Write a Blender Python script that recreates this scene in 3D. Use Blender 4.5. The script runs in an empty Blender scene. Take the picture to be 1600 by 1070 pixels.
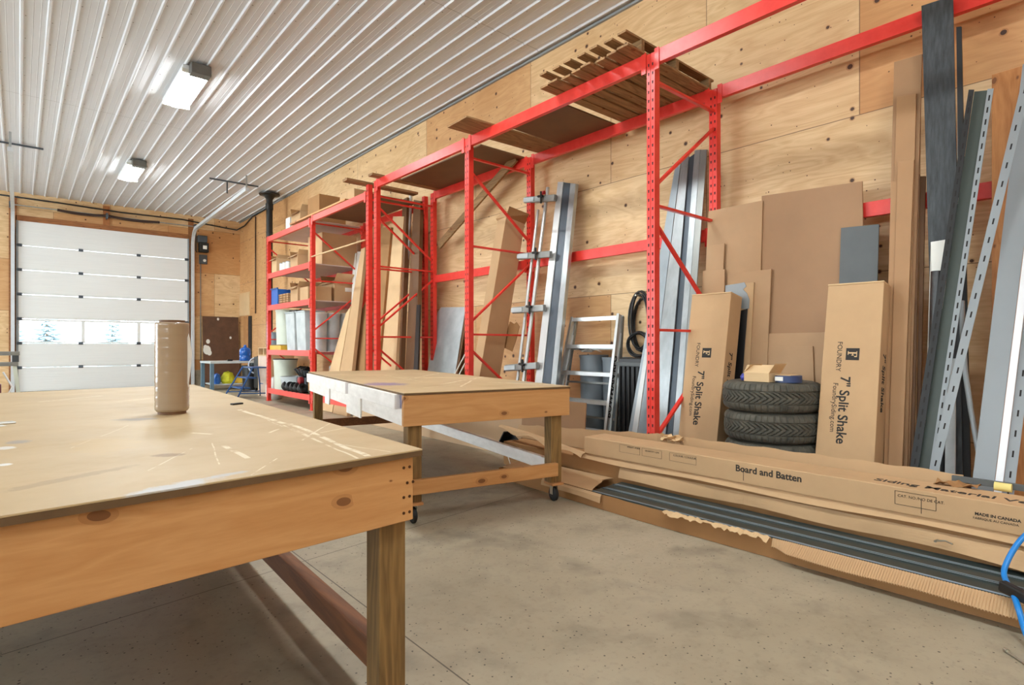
import bpy, bmesh, math, random
from mathutils import Vector, Matrix
random.seed(7)
SC = bpy.context.scene
COL = SC.collection
PI = math.pi
# ------------------------------------------------------------------ camera, world, exposure
FPX, HORIZON, CAM_H = 890.0, 540.0, 1.10
YAW = math.atan(770 / 890.0)
SN, CS = math.sin(YAW), math.cos(YAW)
cam_data = bpy.data.cameras.new('camera')
cam = bpy.data.objects.new('camera', cam_data)
COL.objects.link(cam)
cam_data.sensor_width = 36.0
cam_data.lens = FPX / 1600 * 36.0
cam_data.shift_y = 5 / 1600.0
cam_data.clip_start = 0.05
cam_data.clip_end = 300
cam.location = (0, 0, CAM_H)
cam.rotation_euler = (PI / 2, 0, -YAW)
SC.camera = cam
SC.view_settings.view_transform = 'Standard'
SC.view_settings.look = 'None'
SC.view_settings.gamma = 1
SC.view_settings.use_curve_mapping = False
SC.view_settings.exposure = 0.0
SC.cycles.use_denoising = True
SC.cycles.max_bounces = 10
SC.cycles.diffuse_bounces = 8
SC.cycles.sample_clamp_indirect = 6.0
LAMP_POWER = 78.0        # emission strength of the fixtures' diffusers
SKY_POWER = 11.0
w = bpy.data.worlds.new('overcast_sky')
SC.world = w
w.use_nodes = True
w.node_tree.nodes['Background'].inputs[0].default_value = (0.82, 0.93, 1.0, 1)
w.node_tree.nodes['Background'].inputs[1].default_value = SKY_POWER
LAMP_X = 1.75
LAMP_Y = (13.89, 8.94, 3.98, -0.97, -5.9)

# ------------------------------------------------------------------ photo frame -> place
def ray(px, py):
    u = (px - 800) / FPX; v = (HORIZON - py) / FPX
    return (SN + CS * u, CS - SN * u, v)
def onX(px, py, X):
    r = ray(px, py); t = X / r[0]
    return Vector((X, r[1] * t, CAM_H + r[2] * t))
def onY(px, py, Y):
    r = ray(px, py); t = Y / r[1]
    return Vector((r[0] * t, Y, CAM_H + r[2] * t))
def onZ(px, py, Z):
    r = ray(px, py); t = (Z - CAM_H) / r[2]
    return Vector((r[0] * t, r[1] * t, Z))
def onL(px, py, xb, k):                      # on the leaning plane x = xb + k*z
    r = ray(px, py); t = (xb + k * CAM_H) / (r[0] - k * r[2])
    return Vector((r[0] * t, r[1] * t, CAM_H + r[2] * t))

# ------------------------------------------------------------------ materials
def lin(c):
    return tuple(((x / 255) / 12.92 if x / 255 <= 0.04045 else ((x / 255 + 0.055) / 1.055) ** 2.4) for x in c)
class NT:
    def __init__(s, name):
        s.m = bpy.data.materials.new(name); s.m.use_nodes = True
        s.t = s.m.node_tree; s.b = s.t.nodes['Principled BSDF']
        s.tc = s.t.nodes.new('ShaderNodeTexCoord').outputs['Object']
    def put(s, sock, v):
        if isinstance(v, bpy.types.NodeSocket): s.t.links.new(v, sock)
        elif isinstance(v, (tuple, list)) and len(v) == 3 and sock.type == 'RGBA': sock.default_value = (*v, 1)
        else: sock.default_value = v
    def ma(s, op, a, b=0.0, c=0.0):
        n = s.t.nodes.new('ShaderNodeMath'); n.operation = op
        s.put(n.inputs[0], a); s.put(n.inputs[1], b); s.put(n.inputs[2], c)
        return n.outputs[0]
    def xyz(s, v=None):
        n = s.t.nodes.new('ShaderNodeSeparateXYZ'); s.put(n.inputs[0], v or s.tc)
        return n.outputs
    def vec(s, x, y, z):
        n = s.t.nodes.new('ShaderNodeCombineXYZ')
        s.put(n.inputs[0], x); s.put(n.inputs[1], y); s.put(n.inputs[2], z)
        return n.outputs[0]
    def scale(s, v, sc):
        n = s.t.nodes.new('ShaderNodeMapping'); s.put(n.inputs[0], v); n.inputs['Scale'].default_value = sc
        return n.outputs[0]
    def noise(s, v, sc=5, det=4, rough=.55, dist=0):
        n = s.t.nodes.new('ShaderNodeTexNoise'); s.put(n.inputs['Vector'], v)
        n.inputs['Scale'].default_value = sc; n.inputs['Detail'].default_value = det
        n.inputs['Roughness'].default_value = rough; n.inputs['Distortion'].default_value = dist
        return n.outputs[0]
    def white(s, v):
        n = s.t.nodes.new('ShaderNodeTexWhiteNoise'); s.put(n.inputs[0], v)
        return n.outputs[0]
    def vor(s, v, sc, rnd=1.0):
        n = s.t.nodes.new('ShaderNodeTexVoronoi'); n.voronoi_dimensions = '2D'; s.put(n.inputs['Vector'], v)
        n.inputs['Scale'].default_value = sc; n.inputs['Randomness'].default_value = rnd
        return n.outputs['Distance'], n.outputs['Color']
    def ramp(s, f, lo, hi):
        n = s.t.nodes.new('ShaderNodeMapRange'); s.put(n.inputs[0], f)
        n.inputs[1].default_value = lo; n.inputs[2].default_value = hi
        return n.outputs[0]
    def mix(s, f, a, b, mode='MIX'):
        n = s.t.nodes.new('ShaderNodeMix'); n.data_type = 'RGBA'; n.blend_type = mode
        s.put(n.inputs[0], f); s.put(n.inputs[6], a); s.put(n.inputs[7], b)
        return n.outputs[2]
    def bump(s, hgt, dist=.002, st=.5):
        n = s.t.nodes.new('ShaderNodeBump'); s.put(n.inputs['Height'], hgt)
        n.inputs['Distance'].default_value = dist; n.inputs['Strength'].default_value = st
        s.t.links.new(n.outputs[0], s.b.inputs['Normal'])
    def end(s, col, rough=.6, metal=0.0, **kw):
        s.put(s.b.inputs['Base Color'], col); s.put(s.b.inputs['Roughness'], rough)
        s.put(s.b.inputs['Metallic'], metal)
        for k, v in kw.items(): s.put(s.b.inputs[k], v)
        return s.m
def M(name, c, rough=.6, metal=0.0, var=.12, sc=6, stretch=(1, 1, 1), bump=0, c2=None, **kw):
    n = NT(name); c = lin(c)
    a = tuple(x * (1 - var) for x in c); b = lin(c2) if c2 else tuple(min(1, x * (1 + var)) for x in c)
    f = n.noise(n.scale(n.tc, stretch), sc, 5, .6)
    f2 = n.ramp(f, .3, .7)
    if bump: n.bump(f, bump, .6)
    return n.end(n.mix(f2, a, b), rough, metal, **kw)
def wood(name, c, c2, axis, knots=True, rough=.6, rings=9, var=1.0, knot_sc=2.6):
    """solid timber: grain runs along AXIS (0,1,2); knots of their own"""
    n = NT(name); st = [6, 6, 6]; st[axis] = .55
    v = n.scale(n.tc, tuple(st))
    g = n.noise(v, 1.6, 3, .5, .4)
    r = n.ma('FRACT', n.ma('MULTIPLY', g, rings))
    r = n.ma('ABSOLUTE', n.ma('SUBTRACT', r, .5))
    fine = n.noise(n.scale(n.tc, tuple(x * 10 for x in st)), 2.5, 3)
    f = n.ma('ADD', n.ma('MULTIPLY', r, .9 * var), n.ma('MULTIPLY', fine, .45))
    col = n.mix(n.ramp(f, .15, .8), lin(c2), lin(c))
    if knots:
        oo = n.xyz(); ot = [q for q in (0, 1, 2) if q != axis]
        d, cc = n.vor(n.vec(n.ma('MULTIPLY', oo[axis], .55), n.ma('ADD', oo[ot[0]], oo[ot[1]]), 0.0), knot_sc * 4)
        rr = n.xyz(cc)[0]
        m = n.ma('LESS_THAN', d, n.ma('MULTIPLY', n.ma('SUBTRACT', rr, .72), .55)); m2 = n.ma('LESS_THAN', d, n.ma('MULTIPLY', n.ma('SUBTRACT', rr, .72), .95))
        col = n.mix(n.ma('MULTIPLY', m2, .35), col, lin((150, 92, 44)))
        col = n.mix(n.ma('MULTIPLY', m, .8), col, lin((112, 66, 32)))
    n.bump(fine, .0006, .4)
    return n.end(col, rough)
def plywall(name, axis, su, sv, rot_hi, tint=(0, 0), orange_box=None):
    """plywood sheets 2.44 x 1.22 fixed to a wall; U along the wall, V up"""
    n = NT(name); o = n.xyz(); u = o[axis]; v = o[2]
    W, H = (2.44, 1.22) if not rot_hi else (1.22, 2.44)
    vr = n.ma('DIVIDE', n.ma('SUBTRACT', v, sv), H)
    row = n.ma('FLOOR', vr)
    off = n.ma('MULTIPLY', n.ma('MODULO', n.ma('ABSOLUTE', row), 2.0), .47)
    ur = n.ma('ADD', n.ma('DIVIDE', n.ma('SUBTRACT', u, su), W), off)
    cell = n.vec(n.ma('FLOOR', ur), row, 0.0)
    rnd = n.white(cell)
    fu = n.ma('FRACT', ur); fv = n.ma('FRACT', vr)
    du = n.ma('MULTIPLY', n.ma('MINIMUM', fu, n.ma('SUBTRACT', 1.0, fu)), W)
    dv = n.ma('MULTIPLY', n.ma('MINIMUM', fv, n.ma('SUBTRACT', 1.0, fv)), H)
    seam = n.ma('LESS_THAN', n.ma('MINIMUM', du, dv), .0035)
    shift = n.ma('MULTIPLY', rnd, 37.0)
    vv = n.vec(n.ma('ADD', n.ma('MULTIPLY', u, .55), shift), n.ma('MULTIPLY', v, 2.6), shift)
    g = n.noise(vv, 1.1, 4, .5, .6)
    rings = n.ma('ABSOLUTE', n.ma('SUBTRACT', n.ma('FRACT', n.ma('MULTIPLY', g, 11.0)), .5))
    fine = n.noise(n.vec(n.ma('MULTIPLY', u, 3.0), n.ma('MULTIPLY', v, 60.0), shift), 1.5, 3)
    big = n.noise(n.tc, .9, 3)
    light = n.mix(n.ramp(big, .35, .65), lin((216, 182, 134)), lin((230, 200, 154)))
    orange = n.mix(n.ramp(big, .35, .65), lin((192, 138, 84)), lin((208, 158, 104)))
    om = n.ramp(n.ma('ADD', rnd, tint[0]), .55, .9)
    if orange_box:
        y1, z1 = orange_box
        ob = n.ma('MULTIPLY', n.ma('LESS_THAN', u, y1), n.ma('GREATER_THAN', v, z1))
        om = n.ma('MAXIMUM', n.ma('MULTIPLY', om, .75), ob)
        om = n.ma('MAXIMUM', om, n.ma('MULTIPLY', n.ramp(u, 11.5, 14.0), .85))  # oranger towards the far end: weaker light there put into the colour
    base = n.mix(om, light, orange)
    gr = n.ma('ADD', n.ma('MULTIPLY', rings, .55), n.ma('MULTIPLY', fine, .5))
    base = n.mix(n.ma('MULTIPLY', n.ramp(gr, .55, .15), .42), base, lin((168, 112, 58)))
    # knots and screw heads
    d, cc = n.vor(n.vec(u, v, 0.0), 5.5)
    h2 = n.xyz(cc)
    kn = n.ma('LESS_THAN', d, n.ma('MULTIPLY', n.ma('SUBTRACT', h2[0], .68), .34))
    kn2 = n.ma('LESS_THAN', d, n.ma('MULTIPLY', n.ma('SUBTRACT', h2[0], .68), .52))
    base = n.mix(n.ma('MULTIPLY', kn2, .45), base, lin((150, 92, 44)))
    base = n.mix(kn, base, lin((70, 42, 22)))
    d2, c2 = n.vor(n.vec(u, v, 3.0), 14.0)
    base = n.mix(n.ma('LESS_THAN', d2, n.ma('MULTIPLY', n.ma('SUBTRACT', n.xyz(c2)[1], .86), .62)), base, lin((92, 58, 30)))
    base = n.mix(n.ma('MULTIPLY', seam, .75), base, lin((96, 64, 38)))
    n.bump(n.ma('SUBTRACT', fine, n.ma('MULTIPLY', seam, 3.0)), .0008, .5)
    return n.end(base, .55)

RED = M('red_powder_coat', (226, 50, 40), .36, 0, .06, 9, c2=(234, 66, 54))
HOLE = M('dark_slot', (26, 18, 16), .8)
RED_DAYLIT = M('daylit_red_powder_coat', (232, 88, 78), .45, 0, .08, 5)  # red paled for the far front beams: left daylight's haze put into the colour
CARD = M('cardboard', (194, 159, 118), .82, 0, .05, 4, bump=.0006)
CARD_D = M('brown_cardboard', (160, 118, 74), .85, 0, .07, 4, bump=.0006)
CARD_L = M('pale_cardboard', (214, 182, 138), .82, 0, .05, 4, bump=.0006)
KRAFT = M('kraft_liner', (190, 156, 116), .85, 0, .06, 3, (1, 1, 1), .001)
MDF = M('brown_hardboard', (158, 120, 84), .6, 0, .07, 2.5)
MDF_L = M('light_hardboard', (178, 142, 104), .65, 0, .07, 2.5)
MDF_D = M('dark_hardboard', (112, 78, 48), .6, 0, .12, 3)
PLANK_BR = M('brown_trim_plank', (168, 128, 88), .6, 0, .06, 3)
EDGE = M('dark_board_edge', (104, 78, 48), .7, 0, .2, 12)
OLD_WOOD = wood('weathered_pallet_wood', (170, 130, 86), (124, 90, 56), 0, True, .8)
OLD_WOOD_Y = wood('weathered_board_wood', (164, 128, 84), (120, 90, 58), 1, True, .8)
PINE_X = wood('pine_board_along_x', (212, 160, 104), (194, 138, 82), 0, True, .55, 6, .8)
PINE_Y = wood('pine_board_along_y', (206, 152, 98), (182, 126, 76), 1, True, .55, 6, .8)
PINE_Z = wood('post_wood', (150, 116, 66), (104, 78, 42), 2, False, .6, 8)
DARKPINE_Y = wood('dark_rail_wood', (136, 84, 44), (104, 62, 32), 1, False, .6, 7)
WHITEWASH = M('paint_splashed_board', (244, 239, 232), .7, 0, .10, 7, (1, 1, 3), c2=(250, 246, 240))
GALV = M('galvanised_steel', (176, 182, 184), .32, .75, .2, 9, (1, 1, .35))
GALV_B = M('blue_grey_steel', (160, 170, 176), .4, .4, .1, 4)
ALU = M('brushed_aluminium', (206, 208, 206), .35, .6, .08, 8, (1, 1, .2))
ALU_D = M('dull_aluminium', (148, 150, 146), .4, .6, .12, 8, (1, 1, .2))
STEEL_D = M('dark_steel', (84, 92, 100), .35, .6, .2, 6, (1, 1, .2))
GREEN_G = M('dark_green_grey_steel', (70, 78, 72), .45, .2, .08, 4)
BLACK = M('black_metal', (34, 34, 33), .5, .2, .15, 8)
PLASTIC_K = M('black_plastic', (24, 24, 25), .4, 0, .1)
RUBBER = M('tyre_rubber', (72, 71, 64), .8, 0, .2, 14, c2=(96, 92, 80))
RUBBER_K = M('black_rubber', (30, 30, 30), .6)
GREY_P = M('grey_trim_metal', (142, 148, 150), .42, .1, .04, 3)
GREY_L = M('pale_grey_panel', (186, 196, 198), .5, 0, .1, 5, c2=(206, 212, 212))
GREY_D = M('slate_grey_panel', (88, 92, 92), .5, 0, .08, 5)
BIN_G = M('grey_bin_plastic', (112, 120, 126), .45, 0, .06, 3)
DKBOARD = M('black_woodgrain_siding', (58, 62, 64), .55, .1, .45, 60, (1, 1, .10), .002)
SIDING = M('dark_green_grey_siding', (50, 60, 58), .36, .15, .05, 40)
SIDING_HI = M('siding_highlight', (138, 150, 156), .3, .3, .05, 5)  # paler lines along ridges and front edge: highlights put into the colour
WHITE_P = M('white_painted_metal', (236, 240, 242), .35, 0, .02)
WHITE_PL = M('white_plastic', (226, 226, 218), .45, 0, .04)
BEIGE_PL = M('pale_green_plastic', (206, 214, 198), .45, 0, .04)
BLUE = M('blue_enamel', (40, 84, 140), .4, .1, .1)
BLUE_PL = M('blue_plastic', (40, 104, 190), .35, 0, .08)
BLUE_TAPE = M('blue_film', (74, 78, 172), .4, 0, .1)
CYAN_HOSE = M('blue_hose_rubber', (14, 128, 210), .35, 0, .05)
YELLOW = M('yellow_plastic', (222, 180, 60), .5, 0, .12)
HIVIS = M('high_visibility_fabric', (214, 214, 50), .7, 0, .15, 9)
MAROON = M('maroon_enamel', (110, 50, 56), .4, .1, .15)
CONCRETE = M('rough_concrete', (160, 150, 130), .85, 0, .2, 6, bump=.004)
PAPER = M('printed_label_paper', (236, 234, 226), .6, 0, .02)
INK = M('black_print', (38, 34, 30), .7, 0, .02)
BOLT = M('zinc_bolt', (190, 186, 170), .3, .8, .05)
TAPE_Y = M('yellow_foam_end', (226, 210, 130), .7, 0, .05)

def floor_material():
    n = NT('polished_concrete'); o = n.xyz(); x, y = o[0], o[1]
    a = n.noise(n.tc, .8, 6, .6); b = n.noise(n.tc, 4.5, 8, .7, .3); c = n.noise(n.tc, 40, 3, .6)
    col = n.mix(n.ramp(a, .3, .7), lin((150, 138, 116)), lin((180, 169, 146)))
    col = n.mix(n.ma('MULTIPLY', n.ramp(b, .5, .78), .45), col, lin((114, 106, 92)))
    col = n.mix(n.ma('MULTIPLY', n.ramp(c, .55, .8), .35), col, lin((102, 94, 80)))
    st = n.ma('MULTIPLY', n.ramp(n.noise(n.tc, 1.7, 4, .55, .3), .56, .70), .6)     # oily stains
    col = n.mix(st, col, lin((98, 92, 80)))
    d, cc = n.vor(n.tc, 16)
    col = n.mix(n.ma('LESS_THAN', d, n.ma('MULTIPLY', n.ma('SUBTRACT', n.xyz(cc)[0], .87), .6)), col, lin((70, 62, 50)))
    d, cc = n.vor(n.tc, 42)
    col = n.mix(n.ma('LESS_THAN', d, n.ma('MULTIPLY', n.ma('SUBTRACT', n.xyz(cc)[0], .82), .9)), col, lin((62, 54, 44)))
    ty = n.ma('SUBTRACT', y, n.ma('MULTIPLY', x, .15))
    def joint(v, c0, per):
        f = n.ma('ABSOLUTE', n.ma('SUBTRACT', n.ma('FRACT', n.ma('ADD', n.ma('DIVIDE', n.ma('SUBTRACT', v, c0), per), .5)), .5))
        return n.ma('LESS_THAN', f, .0028 / per)
    j = n.ma('MAXIMUM', joint(ty, 2.73, 3.6), joint(x, 1.105, 3.0))
    col = n.mix(n.ma('MULTIPLY', j, .85), col, lin((64, 54, 42)))
    n.bump(n.ma('SUBTRACT', b, n.ma('MULTIPLY', j, 2.0)), .0015, .35)
    return n.end(col, n.ma('ADD', .34, n.ma('MULTIPLY', b, .28)), 0.0)
def ceiling_material():
    n = NT('white_ribbed_steel'); o = n.xyz(); x, y = o[0], o[1]
    fx = n.ma('ABSOLUTE', n.ma('SUBTRACT', n.ma('FRACT', n.ma('DIVIDE', n.ma('ADD', x, .06), .2286)), .5))
    fy = n.ma('ABSOLUTE', n.ma('SUBTRACT', n.ma('FRACT', n.ma('DIVIDE', y, .61)), .5))
    dx = n.ma('MULTIPLY', fx, .2286); dy = n.ma('MULTIPLY', fy, .61)
    m = n.ma('LESS_THAN', n.ma('ADD', n.ma('MULTIPLY', dx, dx), n.ma('MULTIPLY', dy, dy)), .0075 ** 2)
    j = n.ma('LESS_THAN', n.ma('ABSOLUTE', n.ma('SUBTRACT', n.ma('FRACT', n.ma('ADD', n.ma('DIVIDE', n.ma('SUBTRACT', y, 5.08), 5.77), .5)), .5)), .0009)
    big = n.noise(n.scale(n.tc, (1, .3, 1)), 1.4, 3)
    col = n.mix(big, lin((206, 208, 212)), lin((222, 224, 228)))
    col = n.mix(m, col, lin((96, 88, 86)))
    col = n.mix(n.ma('MULTIPLY', j, .6), col, lin((130, 128, 128)))
    return n.end(col, .42, 0.0)
def tabletop_material(name, seed, marks, strokes):
    n = NT(name); o = n.xyz()
    a = n.noise(n.vec(n.ma('ADD', o[0], seed), o[1], 0.0), 1.2, 5, .6); b = n.noise(n.tc, 5, 6, .65)
    col = n.mix(n.ramp(a, .3, .7), lin((186, 160, 118)), lin((206, 182, 142)))
    col = n.mix(n.ma('MULTIPLY', n.ramp(b, .5, .8), .4), col, lin((176, 144, 98)))
    # scratches and dragged-paint strokes, each with its own place and length
    wob = n.ma('MULTIPLY', n.ma('SUBTRACT', n.noise(n.tc, 3.0, 2), .5), .03)
    brk = n.ramp(n.noise(n.scale(n.tc, (1, 1, 1)), 14, 4, .7), .40, .52)
    for (x0, y0, x1, y1, wd, al) in strokes:
        L = math.hypot(x1 - x0, y1 - y0); ca, sa = (x1 - x0) / L, (y1 - y0) / L
        dx = n.ma('SUBTRACT', o[0], x0); dy = n.ma('SUBTRACT', o[1], y0)
        p = n.ma('ADD', n.ma('MULTIPLY', dx, ca), n.ma('MULTIPLY', dy, sa))
        q = n.ma('ABSOLUTE', n.ma('ADD', n.ma('SUBTRACT', n.ma('MULTIPLY', dy, ca), n.ma('MULTIPLY', dx, sa)), wob))
        m = n.ma('MULTIPLY', n.ma('LESS_THAN', q, wd), n.ma('LESS_THAN', n.ma('ABSOLUTE', n.ma('SUBTRACT', p, L / 2)), L / 2))
        col = n.mix(n.ma('MULTIPLY', n.ma('MULTIPLY', m, brk), al), col, lin((240, 230, 204)))
    for (cx, cy, rx, ry, ang, c, al) in marks:
        dx = n.ma('SUBTRACT', o[0], cx); dy = n.ma('SUBTRACT', o[1], cy)
        ca, sa = math.cos(ang), math.sin(ang)
        p = n.ma('DIVIDE', n.ma('ADD', n.ma('MULTIPLY', dx, ca), n.ma('MULTIPLY', dy, sa)), rx)
        q = n.ma('DIVIDE', n.ma('SUBTRACT', n.ma('MULTIPLY', dy, ca), n.ma('MULTIPLY', dx, sa)), ry)
        r = n.ma('ADD', n.ma('MULTIPLY', p, p), n.ma('MULTIPLY', q, q))
        r = n.ma('ADD', r, n.ma('MULTIPLY', n.noise(n.tc, 11, 6, .75), 3.0))
        col = n.mix(n.ma('MULTIPLY', n.ramp(r, 2.35, 1.85), al), col, lin(c))
    return n.end(col, n.ma('ADD', .36, n.ma('MULTIPLY', b, .25)))

# ------------------------------------------------------------------ mesh builder
class MB:
    def __init__(s): s.v = []; s.f = []; s.mi = []
    def add(s, vs, fs, mi=0):
        b = len(s.v); s.v += [Vector(p) for p in vs]
        for f in fs: s.f.append([b + i for i in f]); s.mi.append(mi)
        return s
    def hexa(s, p, mi=0):      # 8 points: bottom 4 then top 4
        return s.add(p, [(3, 2, 1, 0), (4, 5, 6, 7), (0, 1, 5, 4), (1, 2, 6, 5), (2, 3, 7, 6), (3, 0, 4, 7)], mi)
    def box(s, a, b, mi=0, mx=None):
        x0, y0, z0 = a; x1, y1, z1 = b
        x0, x1 = min(x0, x1), max(x0, x1); y0, y1 = min(y0, y1), max(y0, y1); z0, z1 = min(z0, z1), max(z0, z1)
        p = [(x0, y0, z0), (x1, y0, z0), (x1, y1, z0), (x0, y1, z0), (x0, y0, z1), (x1, y0, z1), (x1, y1, z1), (x0, y1, z1)]
        if mx: p = [mx @ Vector(q) for q in p]
        return s.hexa(p, mi)
    def bar(s, a, b, wd, th, side=(0, 1, 0), mi=0):    # wd along side, th across
        a = Vector(a); b = Vector(b); d = (b - a).normalized()
        sd = Vector(side); sd = (sd - d * sd.dot(d)).normalized(); nn = d.cross(sd)
        p = []
        for q in (a, b):
            for i, j in ((-1, -1), (1, -1), (1, 1), (-1, 1)): p.append(q + sd * (i * wd / 2) + nn * (j * th / 2))
        return s.hexa(p, mi)
    def tube(s, pts, r, n=10, mi=0, cap=True):
        pts = [Vector(p) for p in pts]; rs = r if isinstance(r, (list, tuple)) else [r] * len(pts)
        rings = []; up = None
        for i, p in enumerate(pts):
            d = (pts[min(i + 1, len(pts) - 1)] - pts[max(i - 1, 0)]).normalized()
            if up is None: up = Vector((0, 0, 1)) if abs(d.z) < .9 else Vector((1, 0, 0))
            a = (up - d * up.dot(d)).normalized(); up = a; b = d.cross(a)
            rings.append([p + (a * math.cos(2 * PI * k / n) + b * math.sin(2 * PI * k / n)) * rs[i] for k in range(n)])
        vs = [q for rg in rings for q in rg]; fs = []
        for i in range(len(pts) - 1):
            for k in range(n): fs.append((i * n + k, i * n + (k + 1) % n, (i + 1) * n + (k + 1) % n, (i + 1) * n + k))
        if cap: fs += [tuple(range(n))[::-1], tuple(range((len(pts) - 1) * n, len(pts) * n))]
        return s.add(vs, fs, mi)
    def lathe(s, prof, c=(0, 0, 0), n=28, mi=0, mx=None):
        vs = []; fs = []; m = len(prof)
        for k in range(n):
            a = 2 * PI * k / n
            for r, z in prof:
                q = Vector((c[0] + r * math.cos(a), c[1] + r * math.sin(a), c[2] + z)); vs.append(mx @ q if mx else q)
        for k in range(n):
            for i in range(m - 1):
                if prof[i][0] < 1e-6 and prof[i + 1][0] < 1e-6: continue
                fs.append((k * m + i, ((k + 1) % n) * m + i, ((k + 1) % n) * m + i + 1, k * m + i + 1))
        return s.add(vs, fs, mi)
    def prism(s, poly, dv, mi=0):
        n = len(poly); dv = Vector(dv); p = [Vector(q) for q in poly]
        return s.add(p + [q + dv for q in p], [tuple(range(n))[::-1], tuple(range(n, 2 * n))] + [(i, (i + 1) % n, n + (i + 1) % n, n + i) for i in range(n)], mi)
    def sheet(s, rows, th, nrm=None, mi=0):            # rows of points -> thin solid
        m = len(rows[0]); n = len(rows); P = [Vector(q) for r in rows for q in r]
        N = []
        for i in range(n):
            for j in range(m):
                a = P[min(i + 1, n - 1) * m + j] - P[max(i - 1, 0) * m + j]
                b = P[i * m + min(j + 1, m - 1)] - P[i * m + max(j - 1, 0)]
                q = a.cross(b); N.append(q.normalized() if q.length > 1e-9 else Vector((0, 0, 1)))
        vs = P + [p - q * th for p, q in zip(P, N)]; o = n * m; fs = []
        for i in range(n - 1):
            for j in range(m - 1):
                a, b, c, d = i * m + j, i * m + j + 1, (i + 1) * m + j + 1, (i + 1) * m + j
                fs += [(a, d, c, b), (o + a, o + b, o + c, o + d)]
        for j in range(m - 1):
            fs += [(j, j + 1, o + j + 1, o + j), ((n - 1) * m + j + 1, (n - 1) * m + j, o + (n - 1) * m + j, o + (n - 1) * m + j + 1)]
        for i in range(n - 1):
            fs += [((i + 1) * m, i * m, o + i * m, o + (i + 1) * m), (i * m + m - 1, (i + 1) * m + m - 1, o + (i + 1) * m + m - 1, o + i * m + m - 1)]
        return s.add(vs, fs, mi)
    def build(s, name, mats, parent=None, bev=0, smooth=False, loc=None, auto=None):
        if not isinstance(mats, (list, tuple)): mats = [mats]
        if parent is not None: org = ROOT_AT.get(parent.name, Vector((0, 0, 0)))
        elif loc is not None: org = Vector(loc)
        else:
            zs = min(p.z for p in s.v); org = Vector((sum(p.x for p in s.v) / len(s.v), sum(p.y for p in s.v) / len(s.v), zs))
        me = bpy.data.meshes.new(name)
        me.from_pydata([p - org for p in s.v], [], s.f)
        for m in mats: me.materials.append(m)
        for p, k in zip(me.polygons, s.mi): p.material_index = k
        b = bmesh.new(); b.from_mesh(me); bmesh.ops.recalc_face_normals(b, faces=b.faces); b.to_mesh(me); b.free()
        if smooth:
            for p in me.polygons: p.use_smooth = True
            if auto:
                me.set_sharp_from_angle(angle=math.radians(auto))
        o = bpy.data.objects.new(name, me); COL.objects.link(o)
        if parent is not None: o.parent = parent
        else: o.location = org
        ROOT_AT[o.name] = org
        if bev:
            md = o.modifiers.new('bevel', 'BEVEL'); md.width = bev; md.segments = 2; md.limit_method = 'ANGLE'
        return o
ROOT_AT = {}
LABELS = {}
def tag(o, label, cat, group=None, kind=None):
    o['label'] = label; o['category'] = cat
    if group: o['group'] = group
    if kind: o['kind'] = kind
    return o
def thing(name, loc, label, cat, group=None):
    o = bpy.data.objects.new(name, None); COL.objects.link(o); o.location = loc; o.empty_display_size = .1
    ROOT_AT[o.name] = Vector(loc)
    return tag(o, label, cat, group)
def struct(o): o['kind'] = 'structure'; return o
def text_mesh(body, size, origin, xd, yd, mat, name, parent, ext=.0006, align='LEFT', bold=0.0, sx=1.0):
    cu = bpy.data.curves.new(name, 'FONT'); cu.body = body; cu.size = size; cu.align_x = align; cu.align_y = 'CENTER'
    cu.extrude = ext; cu.offset = bold; cu.resolution_u = 3
    tmp = bpy.data.objects.new('tmp', cu); COL.objects.link(tmp)
    dg = bpy.context.evaluated_depsgraph_get()
    me = bpy.data.meshes.new_from_object(tmp.evaluated_get(dg)); bpy.data.objects.remove(tmp); bpy.data.curves.remove(cu)
    xd = Vector(xd).normalized(); yd = Vector(yd).normalized(); zd = xd.cross(yd)
    mx = Matrix.Translation(Vector(origin) - ROOT_AT[parent.name]) @ Matrix((xd, yd, zd)).transposed().to_4x4() @ Matrix.Diagonal((sx, 1, 1, 1))
    me.transform(mx); me.materials.clear(); me.materials.append(mat); me.name = name
    o = bpy.data.objects.new(name, me); COL.objects.link(o); o.parent = parent; ROOT_AT[o.name] = ROOT_AT[parent.name]
    return o

# ------------------------------------------------------------------ the setting
XR, YB, XL, YF, ZC = 4.90, 17.87, -8.0, -9.0, 4.73
struct(MB().box((XL - .1, YF - .1, -.15), (XR + .1, YB + .1, 0)).build('floor', floor_material(), loc=(0, 0, 0)))
# ribbed ceiling: real ribs along y
prof = []
x = XL
while x < XR:
    for dx, dz in ((0, 0), (.012, -.019), (.030, -.019), (.042, 0), (.112, 0), (.115, -.0015), (.119, -.0015), (.122, 0), (.178, 0), (.181, -.0015), (.185, -.0015), (.188, 0)):
        if x + dx < XR: prof.append((x + dx, ZC + dz))
    x += .2286
prof.append((XR, ZC))
cv = [(px_, y_, pz_) for y_ in (YF, YB) for px_, pz_ in prof]
nn_ = len(prof)
cm = MB().add(cv, [(i, i + 1, nn_ + i + 1, nn_ + i) for i in range(nn_ - 1)])
cm.box((XL, YF, ZC + .01), (XR, YB, ZC + .12))
struct(cm.build('ceiling', ceiling_material(), loc=(0, 0, 0)))
struct(MB().box((XR, YF, 0), (XR + .12, YB, ZC)).build('wall_right', plywall('plywood_sheets_right', 1, 1.568 + 2.44 * .47 * 0, 2.88, False, (0, 0), (1.568, 2.88)), loc=(0, 0, 0)))
PLYB = plywall('plywood_sheets_back', 0, -.66, 1.93, False, (.18, 0))
DX0, DX1, DZ1 = -.045, 3.55, 4.06
wb = MB()
wb.box((XL, YB, 0), (DX0, YB + .15, ZC)); wb.box((DX1, YB, .42), (XR, YB + .15, ZC)); wb.box((DX0, YB, DZ1), (DX1, YB + .15, ZC))
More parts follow.
